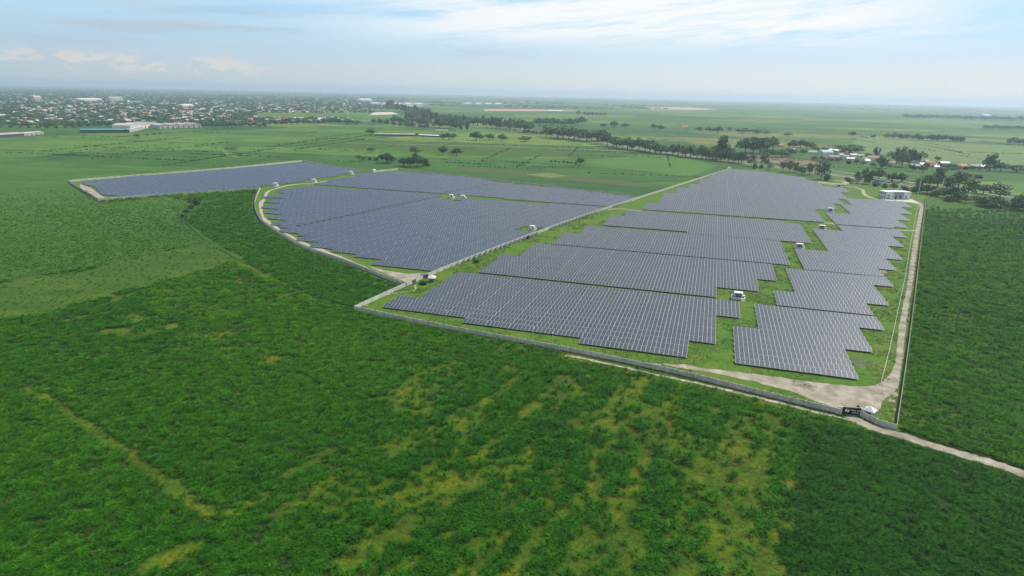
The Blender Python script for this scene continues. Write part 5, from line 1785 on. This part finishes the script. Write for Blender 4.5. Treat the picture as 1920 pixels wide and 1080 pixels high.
def cane_tuft(seed, n=26, L0=2.0, w=0.145, spread=1.0, segs=3):
    r = random.Random(seed); q = MB()
    for k in range(n):
        a = 2 * math.pi * (k + r.random()) / n
        el = math.radians(r.uniform(38, 88)) if k % 3 else math.radians(r.uniform(20, 55))
        L = L0 * r.uniform(.7, 1.15)
        dx, dy = math.cos(a), math.sin(a)
        px, pz = 0.08 + r.random() * .35, r.uniform(0.1, .7)
        px *= spread
        pts = [(px * dx, px * dy, pz)]
        rr, zz, e = px, pz, el
        for s in range(segs):
            l = L / segs
            rr += math.cos(e) * l * spread; zz += math.sin(e) * l
            e -= math.radians(r.uniform(22, 52))
            pts.append((rr * dx, rr * dy, max(zz, .08)))
        sx, sy = -dy, dx
        ws = [w * .8, w, w * .75, 0.0]
        for s in range(segs):
            a0, a1 = pts[s], pts[s + 1]
            w0, w1 = ws[s] / 2, ws[s + 1] / 2
            A = (a0[0] - sx * w0, a0[1] - sy * w0, a0[2]); B = (a0[0] + sx * w0, a0[1] + sy * w0, a0[2])
            C = (a1[0] + sx * w1, a1[1] + sy * w1, a1[2]); D = (a1[0] - sx * w1, a1[1] - sy * w1, a1[2])
            if s == segs - 1:
                q.face([A, B, a1])
            else:
                q.quad(A, B, C, D)
    return q.mesh('clump', M['cane'])


TUFTS = [cane_tuft(s) for s in range(5)]


def wpoly(px):
    return np.array([G(*p)[:2] for p in px])


LOWCROP = [(-300, 587), (0, 526), (200, 493), (383, 451), (446, 487), (386, 447), (339, 411), (400, 374), (300, 368), (185, 378), (128, 343), (0, 352), (-300, 375)]
DITCHES = [[(339, 412), (386, 448), (447, 488)], [(-100, 549), (0, 527), (200, 494), (383, 452)]]
for dl in DITCHES:
    strip('ditch', dl, 2.2, M['ditch'], 0.075, 0.3)


def cane_state(pts, px, d, tr):
    n = len(pts)
    dens = np.ones(n); tone = np.full(n, 0.46); size = np.ones(n)
    nA = vnoise(pts, 22, 1, 4); ax = (G(1437, 893) - G(1385, 1073))[:2]; ax /= np.hypot(*ax)
    al = np.stack([pts @ ax * .22, pts @ np.array([-ax[1], ax[0]])], 1)
    nA2 = vnoise(al, 10, 6, 3); nB = vnoise(pts, 7, 2, 3); nC = vnoise(pts, 90, 3, 3)
    tone += (nC - .5) * .35 + (nB - .5) * .25
    # short grass field on the left: no cane
    olv = poly_inside(px + np.stack([(vnoise(pts, 12, 51) - .5) * 60, (vnoise(pts, 12, 52) - .5) * 16], 1), OLIVE)
    dens[olv] = 0.16
    size[olv] = .55; tone[olv] = .62 + (nB[olv] - .5) * .4
    # open sparse ground bottom centre/right
    pxj = px + np.stack([(vnoise(pts, 14, 31, 4) - .5) * 230, (vnoise(pts, 14, 32, 4) - .5) * 130], 1)
    sparse = poly_inside(pxj, [(760, 690), (900, 650), (1120, 690), (1300, 720), (1480, 770), (1500, 800), (1490, 900), (1455, 1000), (1430, 1160), (480, 1160), (560, 1010), (640, 900), (680, 800), (720, 730)])
    edge = sparse.astype(float)
    thr = 0.52
    nD = vnoise(al, 4.2, 21, 2)
    sp_d = np.clip((nA2 - thr + (nD - .5) * 1.1) * 4.5 + .66, 0.14, .95)
    right = np.clip((px[:, 0] - 700) / 600, 0, 1)
    sp_d = sp_d * (1 - .45 * right)
    dens = np.where(sparse, np.minimum(dens, sp_d), dens)
    size = np.where(sparse, 1.30, size * .92)
    tone = np.where(sparse, tone - .03, tone)

    def streak(line, rad, val, soft=0.6):
        ds = seg_dist(pts, [G(*p)[:2] for p in line])
        rad = rad * (1.2 if val == .04 else 1.55)
        ds = ds + (nB - .5) * rad * 1.1
        f = np.clip((ds - rad * (1 - soft)) / (rad * soft), 0, 1)
        return val + (1 - val) * f
    for line, rad, val in [
        ([(54, 729), (102, 755), (146, 787), (190, 817), (233, 844), (277, 882), (328, 915), (365, 948), (405, 962)], 2.3, .04),
        ([(405, 962), (448, 962), (488, 933)], 2.0, .15), ([(540, 893), (575, 870), (616, 846)], 2.0, .08),
        ([(521, 962), (560, 940), (620, 904), (656, 890)], 2.6, .05), ([(671, 948), (700, 926), (740, 900)], 2.4, .1),
        ([(270, 1064), (310, 1045), (350, 1028)], 3.0, .1), ([(412, 988), (420, 995)], 2.2, .1),
        ([(1385, 1090), (1402, 999), (1430, 900), (1442, 830), (1450, 790)], 2.6, .05),
        ([(1254, 1085), (1279, 1024), (1318, 981), (1367, 946), (1395, 897), (1402, 855), (1374, 841)], 2.8, .05),
        ([(1437, 1060), (1455, 981), (1480, 911), (1490, 850)], 1.6, .25),
        ([(1219, 763), (1260, 770)], 5, .1), ([(1150, 800), (1200, 815), (1230, 830)], 5, .15), ([(820, 880), (800, 920), (760, 960)], 5, .15), ([(1010, 760), (960, 790)], 4, .2), ([(690, 1010), (760, 1000)], 3.4, .15), ([(880, 1040), (930, 1000)], 3.5, .15),
        ([(204, 621), (255, 628), (317, 613)], 4.5, .12), ([(255, 589), (262, 600)], 4, .15), ([(346, 624), (401, 634)], 4.2, .25), ([(401, 628), (456, 617)], 4.2, .25), ([(328, 653), (437, 655)], 3.6, .35), ([(488, 668), (529, 682)], 4.5, .3),
        ([(225, 560), (235, 556)], 5, .15), ([(130, 600), (200, 585)], 3, .4),
        ([(339, 412), (386, 447), (448, 488), (500, 520)], 2.6, .0), ([(0, 527), (200, 494), (383, 452)], 2.2, .1),
        ([(448, 488), (540, 535), (620, 572), (660, 580)], 1.6, .25), ([(1760, 600), (1810, 595)], 6, .45), ([(1700, 770), (1722, 790)], 3, .2), ([(1775, 770), (1790, 800)], 4, .5),
    ]:
        dens = np.minimum(dens, streak(line, rad, val))
    dens = np.where(tr < 9, np.minimum(dens, np.clip((tr - 2) / 9 + .12 + (nB - .5) * .8, 0, 1)), dens)
    # lighter lumpy field in the left middle, bluish strip by the curved wall, dark right side
    lump = poly_inside(px, [(262, 537), (400, 498), (448, 488), (600, 565), (560, 580), (420, 600), (300, 590)])
    tone = np.where(lump, .58 + (nB - .5) * .5, tone); dens = np.where(lump, np.minimum(dens, np.clip((nA - .3) * 4 + (nB - .5) * 2, .45, 1)), dens)
    strip_ = poly_inside(px, [(340, 410), (386, 449), (448, 489), (620, 574), (662, 580), (760, 536), (640, 488), (567, 462), (510, 430), (478, 400), (478, 370), (380, 380)])
    tone = np.where(strip_, .36 + (nB - .5) * .2, tone)
    darkr = poly_inside(px, [(1495, 790), (1620, 800), (1930, 895), (1990, 1160), (1440, 1160)])
    tone = np.where(darkr, .24 + (nB - .5) * .3, tone)
    east = px[:, 0] > 1690
    tone = np.where(east & (px[:, 1] < 800), .48 + (nB - .5) * .4 + (nC - .5) * .3, tone)
    fl = (px[:, 1] < 540) & (px[:, 0] < 480)
    tone = np.where(fl & ~strip_, .52 + (nC - .5) * .5, tone)
    tone = tone + .12 * np.clip((d - 330) / 300, 0, 1) - .16 * np.clip((260 - d) / 110, 0, 1)  # foreground vignette put into leaf tone; far tufts lightened against their shading
    jx = px + np.stack([(vnoise(pts, 10, 53) - .5) * 30, (vnoise(pts, 10, 54) - .5) * 10], 1)
    low = poly_inside(jx, LOWCROP) & ~olv
    dens = np.where(low, .95, dens); size = np.where(low, .42, size); tone = np.where(low, .62 + (nC - .5) * .5 + (nB - .5) * .3, tone)
    for dl in DITCHES:
        dens = np.where(seg_dist(pts, [G(*p)[:2] for p in dl]) < 1.6, 0, dens)
    dens = np.where((px[:, 0] > 700) & (px[:, 1] < 375) & (px[:, 0] < 1600), 0, dens)
    dens = np.where(px[:, 1] < 352, 0, dens)
    clump = np.clip((vnoise(pts, 3.0, 61, 2) - .30) * 5, .34, 1)
    return dens, tone, size, clump


def build_cane():
    # candidate grid
    s0 = 1.02
    xs = np.arange(-640, 700, s0); ys = np.arange(100, 980, s0)
    X, Y = np.meshgrid(xs, ys)
    pts = np.stack([X.ravel(), Y.ravel()], 1)
    pts = pts[np.abs(pts[:, 0]) < pts[:, 1] * 1.05 + 30]
    pts = pts + rng.uniform(-.55, .55, pts.shape) * s0
    pr = P(np.c_[pts, np.full(len(pts), 1.0)])
    k = (pr[:, 0] > -220) & (pr[:, 0] < 2140) & (pr[:, 1] < 1230)
    pts, pr = pts[k], pr[k]
    d = np.hypot(pts[:, 0], pts[:, 1])
    keep = rng.random(len(pts)) < np.clip((250 / d) ** 1.15, 0, 1) * np.clip((940 - d + (vnoise(pts, 60, 44) - .5) * 300) / 380, 0, 1)
    pts, pr, d = pts[keep], pr[keep], d[keep]
    px = pr
    # farm interior and roads are free of cane
    ex = poly_inside(pts, wpoly(lawnR)) | poly_inside(pts, wpoly(lawnL)) | poly_inside(pts, wpoly(PW_GATE[:1] + PW_SE[::-1]))
    for line, rad in ((PW_SOUTH, 2.2), (PW_SE, 3.0), (FENCE_E, 1.5), (CURVE_W, 3.5), (ROADWALL[:2], 3.0), (NW_NEAR, 2), (PW_GATE, 4)):
        ex |= seg_dist(pts, [G(*p)[:2] for p in line]) < rad
    ex |= seg_dist(pts, smooth_line([G(*p)[:2] for p in OUT_ROAD])) < 4.2
    tr = seg_dist(pts, smooth_line([G(*p)[:2] for p in TRAIL]))
    ex |= tr < 2.0
    pts, px, d, tr = pts[~ex], px[~ex], d[~ex], tr[~ex]
    dens, tone, size, clump = cane_state(pts, px, d, tr)
    n = len(pts)
    k = rng.random(n) < dens * clump
    pts, d, tone, size = pts[k], d[k], tone[k], size[k]
    n = len(pts)
    grow = np.clip((d / 250) ** .55, 1, 2.0)
    s = size * grow * rng.uniform(.62, 1.12, n)
    rot = np.stack([rng.normal(0, .1, n), rng.normal(0, .1, n), rng.uniform(0, 6.28, n)], 1)
    hs = rng.uniform(.7, 1.1, n) * np.clip(1.0 / grow ** .35, .6, 1) * (0.85)
    print('cane clumps', n)
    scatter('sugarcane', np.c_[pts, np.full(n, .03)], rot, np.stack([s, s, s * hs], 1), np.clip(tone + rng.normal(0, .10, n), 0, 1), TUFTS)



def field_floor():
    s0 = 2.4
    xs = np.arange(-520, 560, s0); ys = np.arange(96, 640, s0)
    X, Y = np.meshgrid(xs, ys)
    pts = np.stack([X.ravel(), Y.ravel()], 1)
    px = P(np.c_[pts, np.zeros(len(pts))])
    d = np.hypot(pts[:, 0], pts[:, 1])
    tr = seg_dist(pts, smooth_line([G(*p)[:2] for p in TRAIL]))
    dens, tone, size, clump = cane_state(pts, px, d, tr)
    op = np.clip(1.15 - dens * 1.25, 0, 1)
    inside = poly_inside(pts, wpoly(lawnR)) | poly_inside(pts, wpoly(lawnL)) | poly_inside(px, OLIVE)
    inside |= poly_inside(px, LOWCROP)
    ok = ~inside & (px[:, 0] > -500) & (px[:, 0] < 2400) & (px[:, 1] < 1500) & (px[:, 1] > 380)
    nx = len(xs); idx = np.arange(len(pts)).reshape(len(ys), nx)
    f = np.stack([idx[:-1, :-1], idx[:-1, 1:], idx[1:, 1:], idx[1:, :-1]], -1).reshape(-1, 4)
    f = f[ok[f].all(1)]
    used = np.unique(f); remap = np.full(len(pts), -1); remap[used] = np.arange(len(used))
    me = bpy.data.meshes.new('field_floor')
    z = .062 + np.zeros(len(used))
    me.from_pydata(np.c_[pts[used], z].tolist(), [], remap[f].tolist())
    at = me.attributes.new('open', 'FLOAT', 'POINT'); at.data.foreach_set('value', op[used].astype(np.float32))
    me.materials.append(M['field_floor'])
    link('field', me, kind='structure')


build_cane()
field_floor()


def grass_tuft(seed):
    r = random.Random(seed); q = MB()
    for k in range(16):
        a = r.uniform(0, 6.28); o = (r.uniform(-.5, .5), r.uniform(-.5, .5)); L = r.uniform(.25, .6)
        e = r.uniform(.5, 1.2); dx, dy = math.cos(a), math.sin(a)
        tip = (o[0] + dx * L * math.cos(e) * 1.2, o[1] + dy * L * math.cos(e) * 1.2, L * math.sin(e))
        q.face([(o[0] - dy * .05, o[1] + dx * .05, 0), (o[0] + dy * .05, o[1] - dx * .05, 0), tip])
    return q.mesh('clump', M['grass_blade'])


def grass_blade_mat():
    m = bpy.data.materials.new('grass_blade'); m.use_nodes = True
    t = NT(m.node_tree); b = t.n['Principled BSDF']
    at = t.node('ShaderNodeAttribute', attribute_type='INSTANCER', attribute_name='tone')
    c = t.ramp(at.outputs['Fac'], [(0, (.04, .09, .016)), (.5, (.065, .115, .012)), (1, (.125, .125, .012))])
    t.l.new(c, b.inputs['Base Color']); b.inputs['Roughness'].default_value = .7; b.inputs['Specular IOR Level'].default_value = .2
    return m


M['grass_blade'] = grass_blade_mat()


def build_grass():
    s0 = 1.5
    xs = np.arange(-300, 330, s0); ys = np.arange(110, 620, s0)
    X, Y = np.meshgrid(xs, ys)
    pts = np.stack([X.ravel(), Y.ravel()], 1) + rng.uniform(-.7, .7, (X.size, 2))
    pr = P(np.c_[pts, np.zeros(len(pts))])
    k = (pr[:, 0] > -50) & (pr[:, 0] < 1970) & (pr[:, 1] < 1130)
    pts, pr = pts[k], pr[k]
    inl = poly_inside(pts, wpoly(lawnR))
    bad = poly_inside(pr, APRON) | poly_inside(pr, E_ROAD_L + E_ROAD_R[::-1])
    near = (pr[:, 1] > 620) & (~inl)
    n1 = vnoise(pts, 14, 9, 3)
    d = np.hypot(pts[:, 0], pts[:, 1])
    yard = poly_inside(pr, APRON)
    k = ((inl & (n1 > .45)) | (near & (n1 > .3))) & (~bad | (yard & (vnoise(pts, 9, 77, 3) > .60))) & (rng.random(len(pts)) < np.clip(220 / d, 0, 1))
    k &= seg_dist(pts, smooth_line([G(*p)[:2] for p in OUT_ROAD])) > 2.8
    pts, n1, inl, d = pts[k], n1[k], inl[k], d[k]
    n = len(pts)
    s = rng.uniform(.7, 1.5, n) * np.clip(d / 220, 1, 1.8)
    tone = np.where(inl, .25 + (n1 - .5) * 1.1, .62 + (vnoise(pts, 9, 12) - .5) * 1.3)
    rot = np.stack([np.zeros(n), np.zeros(n), rng.uniform(0, 6.28, n)], 1)
    print('grass clumps', n)
    scatter('grass', np.c_[pts, np.full(n, .05)], rot, np.stack([s, s, s * np.where(inl, .6, .9)], 1), np.clip(tone + rng.normal(0, .08, n), 0, 1), [grass_tuft(k) for k in range(3)])


build_grass()


def far_woods():
    """the tree cover of the far town and plain that reads as one mass"""
    me = [crown_mesh('clump', lobes_bush(70 + k), 130, .17, M['leaf_dark'], 70 + k) for k in range(3)]
    P_ = []
    while len(P_) < 9500:
        x = rnd.uniform(-60, 1980)
        yh = 154.8 + .02137 * x
        if rnd.random() < .62:
            x = rnd.uniform(-60, 760)
            yh = 154.8 + .02137 * x
            dy = rnd.uniform(7, 80) if rnd.random() < .8 else rnd.uniform(7, 30)
            y = yh + dy
            lim = 238 if x < 150 else 234 if x < 420 else 230 if x < 640 else 215 if x < 700 else 205
            if y > lim or (480 < x < 740 and 212 < y < 222):
                continue
        else:
            dy = rnd.uniform(5, 26 if x < 1250 else 15)
            y = yh + dy
            if math.sin(x * .021 + 2.0 * math.sin(dy * .7)) + math.sin(x * .0063 + dy * 1.1) < .15:
                continue
        P_.append((x, y))
    W = np.array([G(*p) for p in P_])
    n = len(W)
    s = rng.uniform(7, 15, n) * np.clip(np.hypot(W[:, 0], W[:, 1]) / 3500, .9, 2.2)
    scatter('distant_woods', W, np.stack([np.zeros(n), np.zeros(n), rng.uniform(0, 6.28, n)], 1), np.stack([s * 1.3, s * 1.3, rng.uniform(6, 11, n)], 1), np.zeros(n), me)


far_woods()


def field_scrub():
    me = [crown_mesh('clump', lobes_bush(90 + k), 60, .2, M['leaf_mid'], 90 + k) for k in range(3)]
    pts = []
    for i in range(110):
        px_ = rnd.uniform(0, 1920)
        yh = 154.8 + .02137 * px_
        p0 = G(px_, yh + rnd.uniform(26, 150))[:2]
        a = -0.18 + (math.pi / 2 if rnd.random() < .35 else 0) + rnd.gauss(0, .03)
        L = rnd.uniform(80, 420); n = int(L / rnd.uniform(1.6, 6))
        for k in range(n):
            t = rnd.random() * L
            pts.append(p0 + np.array([math.cos(a), math.sin(a)]) * t + np.array([rnd.gauss(0, 1), rnd.gauss(0, 1)]))
    pts = np.array(pts)
    pr = P(np.c_[pts, np.zeros(len(pts))])
    bad = poly_inside(pts, wpoly(lawnR)) | poly_inside(pts, wpoly(lawnL)) | (pr[:, 1] > 400) | (seg_dist(pts, hw) < 30)
    bad |= (pr[:, 0] < 700) & (pr[:, 1] < 240)
    pts = pts[~bad]; n = len(pts)
    s = rng.uniform(.5, 1.9, n)
    scatter('field_scrub', np.c_[pts, np.zeros(n)], np.stack([np.zeros(n), np.zeros(n), rng.uniform(0, 6.28, n)], 1), np.stack([s * 1.4, s * 1.4, s], 1), np.zeros(n), me)


field_scrub()

# ------------------------------------------------------------------ haze
HAZE = 0.00008
hb = MB(); hb.box(-30000, 30000, -900, 30000, -1.0, 210.0)
hm = bpy.data.materials.new('haze')
hm.use_nodes = True
for nn in list(hm.node_tree.nodes):
    if nn.type == 'BSDF_PRINCIPLED':
        hm.node_tree.nodes.remove(nn)
pv = hm.node_tree.nodes.new('ShaderNodeVolumePrincipled')
pv.inputs['Color'].default_value = (0.66, 0.82, 0.92, 1)
pv.inputs['Density'].default_value = HAZE
pv.inputs['Anisotropy'].default_value = 0.3
out = [n for n in hm.node_tree.nodes if n.type == 'OUTPUT_MATERIAL'][0]
hm.node_tree.links.new(pv.outputs[0], out.inputs['Volume'])
hb.obj('haze', hm, kind='stuff')
print('objects', len(S.objects))
